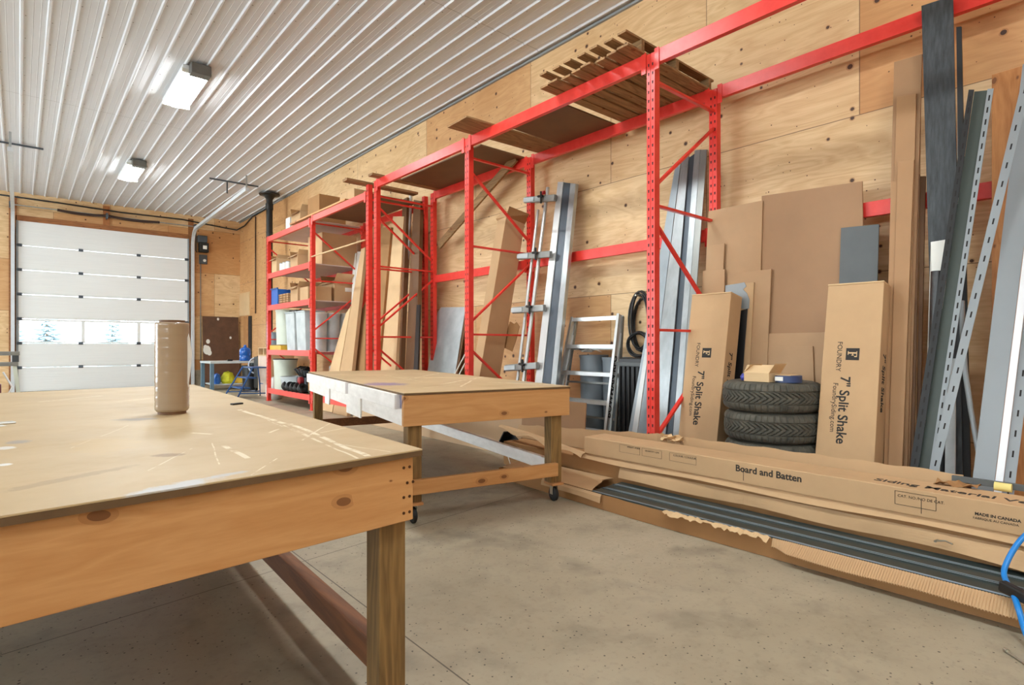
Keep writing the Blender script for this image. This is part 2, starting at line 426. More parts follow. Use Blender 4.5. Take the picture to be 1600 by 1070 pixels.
struct(wb.build('wall_back', PLYB, loc=(0, 0, 0)))
struct(MB().box((DX1, YB - .01, 0), (XR, YB + .15, .42)).build('trim_1', CONCRETE, loc=(DX1, YB, 0)))
PLAIN = M('plain_plywood_wall', (206, 168, 118), .6, 0, .08, 2)
# left wall with an open bay doorway that lets daylight in near the far end
wl = MB()
wl.box((XL - .12, YF, 0), (XL, 8.0, 2.7)); wl.box((XL - .12, YF, 4.3), (XL, 8.0, ZC))
for yy in (-9.0, -5.2, -1.4, 2.4, 6.2): wl.box((XL - .12, yy, 2.7), (XL, yy + (.5 if yy < 6 else 1.8), 4.3))  # gaps between these piers: high openings added for fill light from the left
wl.box((XL - .12, 15.5, 0), (XL, YB, ZC)); wl.box((XL - .12, 8.0, 3.9), (XL, 15.5, ZC))
struct(wl.build('wall_left', PLAIN, loc=(0, 0, 0)))
struct(MB().box((XL, YF - .12, 0), (XR, YF, ZC)).build('wall_front', PLAIN, loc=(0, 0, 0)))
# angle trim where the ceiling meets the long wall, and a timber frame round the door
struct(MB().box((XR - .03, YF, ZC - .045), (XR, YB, ZC - .02)).build('trim_2', GREY_P, loc=(0, 0, 0)))
tr = MB(); tr.box((DX0 - .02, YB - .035, DZ1), (DX1 + .02, YB, DZ1 + .13)); tr.box((DX0 - .14, YB - .035, 0), (DX0, YB, ZC - .1)); tr.box((DX1, YB - .035, 0), (DX1 + .13, YB, ZC - .1))
struct(tr.build('trim_3', wood('door_frame_timber', (170, 110, 60), (130, 80, 42), 0, True), loc=(0, 0, 0)))
pc = onY(200, 337, YB)
struct(MB().box((1.62, YB - .035, DZ1 + .13), (1.76, YB, ZC - .05)).build('trim_4', wood('header_block_timber', (176, 112, 58), (150, 90, 46), 2, True), loc=(0, 0, 0)))

# sectional garage door
DOORW = M('white_door_panel', (224, 226, 224), .45, 0, .03, 4, (.3, 1, 12), .0012)
door = struct(thing('door_1', ((DX0 + DX1) / 2, YB - .05, 0), 'x', 'x')); del door['label'], door['category']
NP = 7; ph = DZ1 / NP
GLASS = bpy.data.materials.new('window_glass'); GLASS.use_nodes = True
gb = GLASS.node_tree.nodes['Principled BSDF']
gb.inputs['Base Color'].default_value = (1, 1, 1, 1); gb.inputs['Roughness'].default_value = 0.02
gb.inputs['Transmission Weight'].default_value = 1.0; gb.inputs['IOR'].default_value = 1.02
for i in range(NP):
    z0, z1 = i * ph + .004, (i + 1) * ph - .004
    mb = MB()
    if i != 2:
        mb.box((DX0, YB - .07, z0), (DX1, YB - .02, z1))
        mb.box((DX0 + .03, YB - .078, z0 + .03), (DX1 - .03, YB - .07, z1 - .03))
        for k in range(1, 8):
            zz = z0 + (z1 - z0) * k / 8
            mb.box((DX0 + .05, YB - .080, zz - .004), (DX1 - .05, YB - .078, zz + .004))
        mb.build('door_panel', DOORW, door, bev=.004)
    else:
        wz0, wz1 = z0 + .035, z1 - .045
        mb.box((DX0, YB - .07, z0), (DX1, YB - .02, wz0)); mb.box((DX0, YB - .07, wz1), (DX1, YB - .02, z1))
        xs = [onY(p_, 520, YB - .05).x for p_ in (33, 128, 132, 215, 219, 297)]
        xs = [DX0 + .05, xs[1] - .01, xs[2] + .01, xs[3] - .01, xs[4] + .01, DX1 - .05]
        for a, b in ((DX0, xs[0]), (xs[1], xs[2]), (xs[3], xs[4]), (xs[5], DX1)): mb.box((a, YB - .07, wz0), (b, YB - .02, wz1))
        fr = mb.build('window_section', DOORW, door, bev=.003)
        for a, b in ((xs[0], xs[1]), (xs[2], xs[3]), (xs[4], xs[5])):
            MB().box((a, YB - .05, wz0), (b, YB - .046, wz1)).build('window_pane', GLASS, fr)
hb = None
for i in range(1, NP):
    for xx in (DX0 + .05, onY(126, 400, YB).x, onY(216, 400, YB).x, DX1 - .05):
        if i == 3 and DX0 + .1 < xx < DX1 - .1: continue
        m = MB(); m.box((xx - .045, YB - .088, i * ph - .035), (xx + .045, YB - .075, i * ph + .035)); m.tube([(xx - .05, YB - .092, i * ph), (xx + .05, YB - .092, i * ph)], .012, 8)
        m.build('hinge', STEEL_D, door)
MB().box((DX0, YB - .07, 0), (DX1, YB - .015, .012)).build('bottom_seal', RUBBER_K, door)
for sx in (DX0 - .01, DX1 - .03):
    MB().box((sx, YB - .085, 0), (sx + .04, YB - .02, DZ1)).build('edge_stile', GREY_P, door)

# ------------------------------------------------------------------ outside the door: snow-bright yard and spruces
yard = MB().box((-60, YB + .3, -.25), (60, 120, -.06)).build('yard_ground', M('pale_gravel', (206, 206, 204), .9, 0, .08, 2), loc=(0, 0, 0)); struct(yard)
NEEDLE = M('spruce_needles', (132, 150, 156), .8, 0, .3, 9)  # paled needles: washed-out glare of bright daylight put into the colour
def spruce(x, y, hgt, seed, label):
    rnd = random.Random(seed)
    t = thing('spruce_tree', (x, y, -.06), label, 'tree', 'spruces outside the garage door')
    MB().tube([(x, y, -.06), (x, y, hgt)], [.09, .02], 8).build('trunk', OLD_WOOD, t)
    m = MB(); z = .25
    while z < hgt:
        rr = (hgt - z) * .30 + .08
        nb = 11
        for k in range(nb):
            a = 2 * PI * (k + rnd.random() * .6) / nb; L = rr * rnd.uniform(.75, 1.15)
            dx, dy = math.cos(a), math.sin(a); px_, py_ = -dy, dx; wv = L * .24
            m.add([(x, y, z + .10), (x + dx * L * .6 + px_ * wv, y + dy * L * .6 + py_ * wv, z - .02), (x + dx * L, y + dy * L, z - .10 * L), (x + dx * L * .6 - px_ * wv, y + dy * L * .6 - py_ * wv, z - .02), (x + dx * L * .5, y + dy * L * .5, z - .14)],
                  [(0, 1, 2), (0, 2, 3), (0, 4, 1), (1, 4, 2), (2, 4, 3), (3, 4, 0)])
        z += .2
    m.build('foliage', NEEDLE, t)
spruce(0.9, 31.0, 3.2, 1, 'broad pale spruce seen through the left pane of the door')
spruce(3.1, 30.0, 2.9, 2, 'spruce seen through the middle pane of the door, left of centre')
spruce(5.4, 33.0, 2.7, 3, 'small spruce near the right side of the middle pane')
spruce(6.3, 29.5, 2.8, 4, 'spruce seen through the right pane of the door')
spruce(-.2, 36.0, 3.0, 5, 'farther spruce at the left end of the left pane')

# ------------------------------------------------------------------ ceiling light fixtures
EM = bpy.data.materials.new('lit_diffuser'); EM.use_nodes = True
eb = EM.node_tree.nodes['Principled BSDF']; eb.inputs['Base Color'].default_value = (.9, .9, .9, 1)
eb.inputs['Emission Color'].default_value = (.93, .985, 1.0, 1); eb.inputs['Emission Strength'].default_value = LAMP_POWER
FIX = ['lit ceiling light fixture farthest back, near the garage door', 'lit ceiling light fixture nearer the camera, the larger of the two in view',
       'lit ceiling light fixture above the front bench, outside the frame', 'lit ceiling light fixture just behind the camera', 'lit ceiling light fixture at the rear of the shop']
for yy, lb in zip(LAMP_Y, FIX):
    if -5 > yy: pass
    t = thing('ceiling_light', (LAMP_X, yy, ZC - .02), lb, 'light fixture', 'row of ceiling light fixtures')
    MB().box((LAMP_X - .17, yy - .68, ZC - .075), (LAMP_X + .17, yy + .68, ZC - .02)).build('housing', WHITE_P, t, bev=.01)
    MB().box((LAMP_X - .10, yy - .84, ZC - .16), (LAMP_X + .13, yy - .68, ZC - .03)).build('ballast_box', M('ballast_metal', (112, 112, 108), .4, .5), t, bev=.008)
    m = MB()
    for e in (-.655, .655): m.box((LAMP_X - .175, yy + e - .02, ZC - .115), (LAMP_X + .175, yy + e + .02, ZC - .06))
    m.build('end_cap', WHITE_PL, t, bev=.005)
    m = MB(); pp = [(LAMP_X + .155 * math.cos(PI + PI * k / 8), yy - .63, ZC - .076 + .05 * math.sin(PI + PI * k / 8)) for k in range(9)]
    m.prism(pp, (0, 1.26, 0)); m.build('diffuser', EM, t)

# ------------------------------------------------------------------ red pallet racking
FX, BX = 3.75, 4.68          # front faces of the front and of the back posts
def post(xf, yc, ztop, par, mat=RED, mid=None):
    m = MB()
    m.box((xf + .003, yc - .037, .006), (xf + .066, yc + .037, ztop))
    m.box((xf, yc - .037, .006), (xf + .003, yc - .0035, ztop)); m.box((xf, yc + .0035, .006), (xf + .003, yc + .037, ztop))
    m.box((xf - .012, yc - .055, 0), (xf + .085, yc + .055, .006))
    z = .12
    while z < ztop - .04:
        for sy in (-.0185, .0185):
            h = [(xf - .0008, yc + sy + a, z + b) for a, b in ((-.0065, .012), (-.0045, -.012), (.0045, -.012), (.0065, .012))]
            m.add(h, [(0, 1, 2, 3)], 1)
        z += .0708
    o = m.build('upright_post', [mat, HOLE], par)
    return o
def brace(par, yc, z0, z1, mat=RED):
    MB().bar((FX + .05, yc, z0), (BX + .012, yc, z1), .034, .022, (0, 1, 0)).build('brace', mat, par, bev=.003)
def beam(par, xf, y0, y1, zt, hgt=.108, mat=RED):
    pr = [(xf, y0, zt - hgt), (xf + .045, y0, zt - hgt), (xf + .045, y0, zt - .032), (xf + .028, y0, zt - .032), (xf + .028, y0, zt), (xf, y0, zt)]
    m = MB().prism(pr, (0, y1 - y0, 0))
    for ye, d in ((y0, 1), (y1, -1)):
        m.box((xf - .006, ye, zt - hgt - .05), (xf - .001, ye + d * .045, zt + .01))
    return m.build('beam', mat, par, bev=.003)
ZT = 3.405
rackA = thing('pallet_rack', (3.75, 3.9, 0), 'long red steel pallet rack without shelves, behind the workbenches and the tires', 'rack')
rackB = thing('pallet_rack', (3.75, 9.6, 0), 'far red pallet rack with loaded shelves beside the black stove pipe', 'rack')
FA = (.22, 2.67, 5.10, 7.25); FB = (7.49, 9.56, 11.82)
def frame(par, y, up=True, top=ZT - .01, flip=False):
    post(FX, y, top, par); post(BX, y, top - .01, par)
    for z in (3.19, 2.21, 1.225, .2): brace(par, y, z, z)
    for a, b in ((3.04, 2.36), (1.36, 2.08), (1.06, .36)):
        if flip: brace(par, y, b if a > b else 2.08, a if a > b else 1.36)
        else: brace(par, y, a, b)
for i, y in enumerate(FA): frame(rackA, y, flip=(i <= 1))
for y in FB: frame(rackB, y, top=(ZT - .01 if y < 9 else 3.27))
def gap(a, b): return (a + .039, b - .039)
for a, b in zip(FA[:-1], FA[1:]):
    y0, y1 = gap(a, b); beam(rackA, FX - .004, y0, y1, ZT); beam(rackA, BX + .01, y0, y1, ZT); beam(rackA, BX + .01, y0, y1, 2.15)
y0, y1 = gap(FB[0], FB[1]); beam(rackB, FX - .004, y0, y1, 3.30, .10, RED_DAYLIT); beam(rackB, BX + .01, y0, y1, 3.30, .10)
beam(rackB, FX - .004, y0, y1, .27, .10, RED_DAYLIT)
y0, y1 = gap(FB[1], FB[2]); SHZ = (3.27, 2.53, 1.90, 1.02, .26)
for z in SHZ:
    beam(rackB, FX - .004, y0, y1, z, .10, RED_DAYLIT); beam(rackB, BX + .01, y0, y1, z, .10)
for z in SHZ[:4]:
    MB().box((FX + .027, y0 + .01, z - .030), (BX + .03, y1 - .01, z - .016)).build('shelf_deck', M('pale_shelf_board', (216, 200, 196), .5, 0, .1, 2), rackB)
MB().box((FX + .027, y0 + .01, .23), (BX + .03, y1 - .01, .244)).build('shelf_deck', OLD_WOOD, rackB)

# pallet riding on top of the front rack
pl = thing('pallet', (4.15, 3.22, ZT), 'weathered slatted wooden pallet lying on top of the red rack', 'pallet')
Y0P, Y1P = 2.72, 3.74
for k in range(8):
    ya = Y0P + k * (Y1P - Y0P) / 8
    wv = .105 if k % 3 else .118
    MB().box((3.53 + .015 * (k % 3), ya, ZT + .002), (4.84 - .02 * (k % 2), ya + wv - .008, ZT + .020)).build('deck_board', OLD_WOOD, pl, bev=.002)
for xx in (3.72, 4.2, 4.72): MB().box((xx - .02, Y0P, ZT + .0205), (xx + .02, Y1P - .02, ZT + .105)).build('stringer', OLD_WOOD_Y, pl, bev=.002)
for k in range(7):
    ya = Y0P + .01 + k * (Y1P - Y0P) / 7
    MB().box((3.52 + .012 * (k % 2), ya, ZT + .1055), (4.80, ya + .088, ZT + .123)).build('deck_board', OLD_WOOD, pl, bev=.002)
def slab(name, x0, x1, y0, y1, z, t, mat, label, cat, bev=.002, rot=0):
    m = MB(); c = Vector(((x0 + x1) / 2, (y0 + y1) / 2, z)); R = Matrix.Translation(c) @ Matrix.Rotation(rot, 4, 'Z') @ Matrix.Translation(-c)
    m.box((x0, y0, z), (x1, y1, z + t), mx=R)
    return tag(m.build(name, mat, bev=bev), label, cat)
slab('plywood_offcut', 3.42, 4.86, 4.62, 4.98, ZT + .001, .019, OLD_WOOD, 'plywood offcut lying across the rack top beams, poking out to the front', 'board', rot=-.04)
slab('hardboard_sheet', 3.98, 4.84, 3.80, 4.58, ZT + .001, .018, MDF_D, 'dark brown sheet lying on the rack between the pallet and the plywood offcut', 'board')
slab('timber_strip', 3.90, 3.94, 3.80, 4.60, ZT + .001, .03, CARD_L, 'pale thin timber strip along the edge of the dark brown sheet on the rack', 'board')
slab('hardboard_sheet', 4.02, 4.84, 5.20, 7.02, ZT + .001, .018, MDF_D, 'long dark sheet lying over the middle bay of the red rack', 'board')
slab('timber_plank', 3.60, 4.85, 7.04, 7.16, ZT + .001, .03, OLD_WOOD, 'narrow plank laid across the rack top at the paired uprights', 'board')
slab('timber_plank', 3.45, 4.60, 7.50, 7.64, ZT + .001, .035, OLD_WOOD, 'plank poking out over the top beam just left of the paired uprights', 'board')
a = onX(686, 384, 4.64); b = onX(806, 246, 4.64)
m = MB().bar(a, b, .11, .03, (0, 1, .0)); tag(m.build('timber_plank', OLD_WOOD_Y, bev=.002), 'brown plank hanging slantwise under the rack top, behind the middle upright', 'board')

# ------------------------------------------------------------------ workbench in front (cut by the left edge of the frame)
TZ = .80
A = onZ(660, 701, TZ); B = onZ(0, 806, TZ); C_ = onZ(302, 600.5, TZ)
nd = (B - A).normalized(); ld = (C_ - A).normalized(); WL, LL = 2.35, (C_ - A).length
def t1(u, v, z): p = A + nd * u + ld * v; return Vector((p.x, p.y, z))
def t1q(u0, u1, v0, v1, z0, z1): return [t1(u0, v0, z0), t1(u1, v0, z0), t1(u1, v1, z0), t1(u0, v1, z0), t1(u0, v0, z1), t1(u1, v0, z1), t1(u1, v1, z1), t1(u0, v1, z1)]
org = t1(WL / 2, LL / 2, 0)
tb = thing('workbench', org, 'large low timber workbench in the foreground, with a pale paint-smeared top', 'workbench')
def mk(px, py, rx, ry, ang, c, al):
    p = onZ(px, py, TZ) - org; return (p.x, p.y, rx, ry, ang, c, al)
marks = [mk(285, 757, .13, .045, .35, (196, 198, 200), .9), mk(345, 743, .07, .022, .2, (190, 190, 192), .8), mk(262, 711, .035, .05, .9, (142, 112, 80), .75), mk(215, 655, .05, .10, 1.0, (160, 150, 140), .7),
         mk(30, 690, .04, .06, .2, (150, 146, 146), .7), mk(8, 700, .03, .04, 0, (226, 226, 224), .8), mk(5, 726, .02, .02, 0, (238, 238, 238), .9), mk(120, 745, .16, .03, .5, (160, 134, 102), .5),
         mk(160, 695, .12, .2, 0, (206, 176, 122), .4)]
def sk(px0, py0, px1, py1, wd, al=.8):
    p = onZ(px0, py0, TZ) - org; q = onZ(px1, py1, TZ) - org; return (p.x, p.y, q.x, q.y, wd, al)
strokes1 = [sk(372, 640, 470, 668, .010, .8), sk(455, 662, 575, 712, .009, .9), sk(440, 662, 560, 716, .004, .7), sk(470, 688, 520, 658, .003), sk(350, 696, 385, 716, .008, .7), sk(300, 676, 335, 678, .006, .7), sk(395, 742, 435, 716, .002, .7),
            sk(405, 650, 500, 690, .002, .6), sk(300, 700, 230, 735, .002, .5), sk(60, 628, 160, 618, .012, .5), sk(345, 725, 330, 690, .002, .6), sk(110, 700, 200, 664, .002, .4), sk(500, 676, 540, 668, .003, .7), sk(420, 676, 440, 668, .005, .7), sk(515, 690, 610, 706, .003, .5), sk(180, 628, 235, 622, .010, .4)]
MB().hexa(t1q(0, WL, 0, LL, TZ - .0045, TZ)).build('tabletop', tabletop_material('smeared_bench_top', 3, marks, strokes1), tb, bev=.001)
MB().hexa(t1q(0, WL, 0, LL, TZ - .020, TZ - .0046)).build('top_core', EDGE, tb)
MB().hexa(t1q(.022, WL - .02, .018, .056, TZ - .205, TZ - .0203)).build('apron', PINE_X, tb, bev=.003)
MB().hexa(t1q(.022, WL - .02, LL - .056, LL - .018, TZ - .205, TZ - .0203)).build('apron', PINE_X, tb, bev=.003)
for u0, u1 in ((.022, .060), (WL - .058, WL - .02)): MB().hexa(t1q(u0, u1, .057, LL - .057, TZ - .205, TZ - .0203)).build('side_rail', PINE_Y, tb, bev=.003)
for u in (.0605, WL - .15):
    for v in (.0575, LL - .147):
        MB().hexa(t1q(u - (.035 if u < 1 else 0), u + .054 if u < 1 else u + .089, v - .0, v + .089, 0, TZ - .206)).build('leg', PINE_Z, tb, bev=.004)
MB().hexa(t1q(.045, .098, .148, LL - .15, .125, .214)).build('stretcher', DARKPINE_Y, tb, bev=.003)
m = MB()
for u in (.035, .055):
    for z in (-.05, -.095, -.135, -.18):
        q = t1(u if z != -.095 else u - .012, .0178, TZ + z); m.tube([q, q + Vector((0, -.0015, 0))], .0045, 8)
m.build('screw_heads', M('screw_head', (90, 60, 40), .4, .6), tb)

# stretch wrap roll standing on the bench
rc = onZ(269, 646, TZ)
FILM = M('stretch_film', (160, 138, 112), .22, 0, .05, 3, (.2, .2, 9), **{'Coat Weight': .4, 'Coat Roughness': .12})
rl = thing('stretch_wrap_roll', rc, 'translucent brown roll of stretch wrap standing upright on the front workbench', 'wrap roll')
MB().lathe([(.055, 0), (.055, .012), (.050, .012), (.0, .012), (.0, 0), (.055, 0)], rc, 32).build('core_end', MDF_D, rl, smooth=True, auto=40)
pr = [(.0, .0125), (.060, .0125), (.0655, .020)]
for k in range(38): pr += [(.0665 + .0006 * math.sin(k * 1.7), .024 + k * .0098), (.0662, .0285 + k * .0098)]
pr += [(.066, .397), (.061, .402), (.0, .402)]
MB().lathe(pr, rc, 48).build('film_winding', FILM, rl, smooth=True, auto=50)
MB().lathe([(.0, .4022), (.05, .4022), (.05, .412), (.040, .412), (.040, .404), (.0, .404)], rc, 32).build('core_tip', MDF_D, rl, smooth=True, auto=40)
m = MB(); e = rc + Vector((.0505 * 1, -.0438, 0))
q0 = [Vector((rc.x + .0672 * CS, rc.y - .0672 * SN, TZ + z)) for z in (.135, .19, .25, .30, .335)]
q1 = [p + Vector((CS * d, -SN * d, dz)) for p, d, dz in zip(q0, (.004, .014, .020, .012, .006), (-.02, 0, .01, .03, .02))]
m.sheet([q0, q1], .0006)
m.build('loose_film_tail', M('clear_film', (232, 228, 220), .2, 0, .05, 20), rl)
# sheet metal bits on the bench
p0 = onZ(8, 662, TZ)
slab('metal_scraper', p0.x - .05, p0.x + .028, p0.y - .02, p0.y + .03, TZ + .0005, .006, ALU, 'pale metal strip lying at the left end of the front workbench', 'tool', rot=.2)
slab('paper_slip', p0.x - .06, p0.x + .0, p0.y - .10, p0.y - .05, TZ + .0005, .001, PAPER, 'small white paper slip at the left edge of the front workbench', 'paper', .0, .3)
p0 = onZ(370, 632, TZ)
slab('rubber_scrap', p0.x - .03, p0.x + .03, p0.y - .012, p0.y + .012, TZ + .0005, .008, RUBBER_K, 'small dark scrap on the front workbench right of the wrap roll', 'scrap', rot=.4)

# ------------------------------------------------------------------ second workbench on casters
T2Z = .815; O2 = onZ(631, 614, T2Z); TH = math.radians(-11.5)
MX2 = Matrix.Translation((O2.x, O2.y, 0)) @ Matrix.Rotation(TH, 4, 'Z')
W2, L2 = 1.22, 3.22
tb2 = thing('workbench', (O2.x, O2.y, 0), 'timber workbench on casters standing between the front bench and the red rack', 'workbench')
tb2.rotation_euler = (0, 0, TH)
def b2(a, b, name, mat, bev=.003, par=None):
    m = MB().box(a, b); ROOT_AT['zero'] = Vector((0, 0, 0))
    s_ = ROOT_AT[tb2.name]; ROOT_AT[tb2.name] = Vector((0, 0, 0)); o = m.build(name, mat, par or tb2, bev=bev); ROOT_AT[tb2.name] = s_
    return o
inv2 = MX2.inverted()
def mk2(px, py, rx, ry, ang, c, al):
    p = inv2 @ onZ(px, py, T2Z); return (p.x, p.y, rx, ry, ang, c, al)
marks = [mk2(602, 600, .18, .22, .4, (128, 112, 150), .85), mk2(840, 597, .14, .3, 1.2, (176, 168, 150), .7), mk2(570, 588, .1, .2, .6, (180, 150, 106), .6), mk2(700, 590, .06, .5, .9, (232, 214, 176), .6)]
def sk2(px0, py0, px1, py1, wd, al=.7):
    p = inv2 @ onZ(px0, py0, T2Z); q = inv2 @ onZ(px1, py1, T2Z); return (p.x, p.y, q.x, q.y, wd, al)
strokes2 = [sk2(690, 600, 760, 588, .012), sk2(760, 597, 870, 601, .018, .8), sk2(640, 592, 700, 580, .012, .6), sk2(720, 604, 745, 590, .008), sk2(560, 583, 640, 579, .02, .5), sk2(790, 590, 850, 596, .012, .8), sk2(660, 606, 720, 601, .006, .6), sk2(600, 586, 660, 596, .006, .5)]
b2((0, 0, T2Z - .004), (W2, L2, T2Z), 'tabletop', tabletop_material('worn_bench_top', 11, marks, strokes2), .001)
b2((0, 0, T2Z - .016), (W2, L2, T2Z - .0041), 'top_core', EDGE, 0)
b2((.0, .003, T2Z - .205), (W2 - .004, .041, T2Z - .0165), 'apron', PINE_X)
b2((.0, L2 - .041, T2Z - .205), (W2 - .004, L2 - .003, T2Z - .0165), 'apron', PINE_X)
b2((.004, .0415, T2Z - .205), (.040, L2 - .0415, T2Z - .104), 'side_rail', WHITEWASH)
for a, b in ((.12, 1.32), (1.42, 3.2)): b2((-.020, a, T2Z - .108), (.018, b, T2Z - .0165), 'edge_board', WHITEWASH)
b2((.0185, .0415, T2Z - .1035), (.0395, L2 - .0415, T2Z - .0165), 'backing_board', M('blue_stained_board', (150, 146, 170), .7, 0, .3, 5))
for a, b in ((.98, 1.42), (2.1, 2.28)): b2((-.010, a, T2Z - .26), (.0035, b, T2Z - .109), 'edge_block', WHITEWASH)
b2((W2 - .045, .0415, T2Z - .205), (W2 - .008, L2 - .0415, T2Z - .0165), 'side_rail', PINE_Y)
for x0 in (.0405, W2 - .135):
    for y0_ in (.0418, L2 - .131):
        lg = b2((x0, y0_, .135), (x0 + .089, y0_ + .089, T2Z - .206 if x0 < .1 else T2Z - .0167), 'leg', PINE_Z, .004)
        b2((x0 - .004, y0_ - .02, .118), (x0 + .093, y0_ + .09, .1345), 'foot_plate', PINE_Y, .002)
        cx_, cy_ = x0 + .045, y0_ + .03
        s_ = ROOT_AT[tb2.name]; ROOT_AT[tb2.name] = Vector((0, 0, 0))
        m = MB(); m.box((cx_ - .035, cy_ - .03, .112), (cx_ + .035, cy_ + .03, .1175)); m.box((cx_ - .022, cy_ - .012, .048), (cx_ - .018, cy_ + .022, .112)); m.box((cx_ + .018, cy_ - .012, .048), (cx_ + .022, cy_ + .022, .112))
        ca = m.build('caster', BOLT, tb2)
        RX = Matrix.Translation((cx_ - .015, cy_ + .005, .050)) @ Matrix.Rotation(PI / 2, 4, 'Y')
        MB().lathe([(0, 0), (.042, 0), (.050, .006), (.050, .024), (.042, .030), (0, .030)], (0, 0, 0), 24, mx=RX).build('wheel', RUBBER_K, ca, smooth=True, auto=40)
        ROOT_AT[tb2.name] = s_
b2((.0, -.002 + .0435 - .04, .19), (W2 - .1, .0415, .279), 'bottom_rail', PINE_X)
b2((W2 - .13, .131, .21), (W2 - .092, L2 - .135, .299), 'bottom_rail', WHITEWASH)
b2((.13, L2 - .12, .21), (W2 - .138, L2 - .082, .299), 'bottom_rail', DARKPINE_Y)

# ------------------------------------------------------------------ things leaning towards the long wall
def side(top, low, xb, k, zlow=0.0, ext=True):
    T = onL(top[0], top[1], xb, k); L = onL(low[0], low[1], xb, k)
    if ext and abs(T.z - L.z) > .02: L = T + (L - T) * ((T.z - zlow) / (T.z - L.z))
    return T, L
def lean(name, TL, LL, TR, LR, xb, k, t, mat, label=None, cat=None, par=None, group=None, zlow=.002, ext=True, dz=0, bev=.0015, cham=None):
    a, d = side(TL, LL, xb, k, zlow, ext); b, c = side(TR, LR, xb, k, zlow, ext)
    pts = [a, b, c, d]
    if cham:  # extra points between TL and TR
        pts = [onL(*cham[0], xb, k), onL(*cham[1], xb, k), b, c, d]
    o = MB().prism(pts, (t, 0, dz)).build(name, mat, par, bev=bev)
    if label: tag(o, label, cat, group)
    return o
# big hardboard sheets behind the tires
lean('hardboard_sheet', (1190, 306), (1190, 600), (1347, 283), (1350, 440), 4.500, .070, .016, MDF, 'largest brown hardboard sheet leaning on the plywood wall behind the tires', 'board')
lean('hardboard_sheet', (1107, 330), (1100, 460), (1191.5, 313), (1188.5, 425), 4.486, .070, .012, MDF_L, 'tall light brown sheet overlapping the left side of the largest brown sheet', 'board')
lean('hardboard_sheet', (1136, 428), (1132, 560), (1205, 420), (1199, 560), 4.473, .070, .011, MDF_L, 'mid-height brown sheet leaning behind the left upright carton and tires', 'board')
lean('hardboard_offcut', (1105, 384), (1103, 420), (1132, 380), (1130, 420), 4.460, .070, .011, MDF_L, 'narrow brown offcut, the taller of two at the foot of the rack post', 'board')
lean('hardboard_offcut', (1098, 423), (1096, 455), (1132.5, 420.5), (1131.5, 455), 4.447, .070, .011, MDF_L, 'narrow brown offcut, the shorter of two at the foot of the rack post', 'board')
lean('hardboard_sheet', (1140, 444), (1138, 560), (1178, 441), (1172, 560), 4.459, .070, .012, CARD, 'pale board strip behind a torn grey sheet right of the left upright carton', 'board')
xb, k = 4.453, .070
tp = [(1133, 446), (1163, 441), (1166, 447), (1161, 452), (1167, 458), (1171, 468), (1170, 482), (1164, 483), (1155, 481), (1146, 490), (1134, 488)]
m = MB().prism([onL(*p, xb, k) for p in tp], (.004, 0, 0)); tag(m.build('torn_grey_sheet', GREY_P, bev=.001), 'torn grey plastic sheet behind the top corner of the left upright carton', 'sheet')
lean('black_plastic_strip', (1148, 488), (1143, 585), (1168, 482), (1160, 585), 4.444, .070, .006, PLASTIC_K, 'black plastic strip hanging down behind the left upright carton', 'plastic strip')
lean('hardboard_sheet', (1200, 521), (1199, 600), (1292, 519), (1292, 600), 4.480, .070, .012, MDF_L, 'low wide brown sheet behind the tires, leaning on the largest sheet', 'board')
lean('hardboard_sheet', (1203, 541), (1201, 600), (1270, 541), (1272, 600), 4.467, .070, .012, MDF_L, 'lowest brown sheet leaning just behind the top tire', 'board')
lean('grey_sheet', (1314, 356), (1311, 442), (1373.5, 350), (1371, 440), 4.474, .070, .010, GREY_D, 'small dark grey panel standing behind the right upright carton', 'panel')

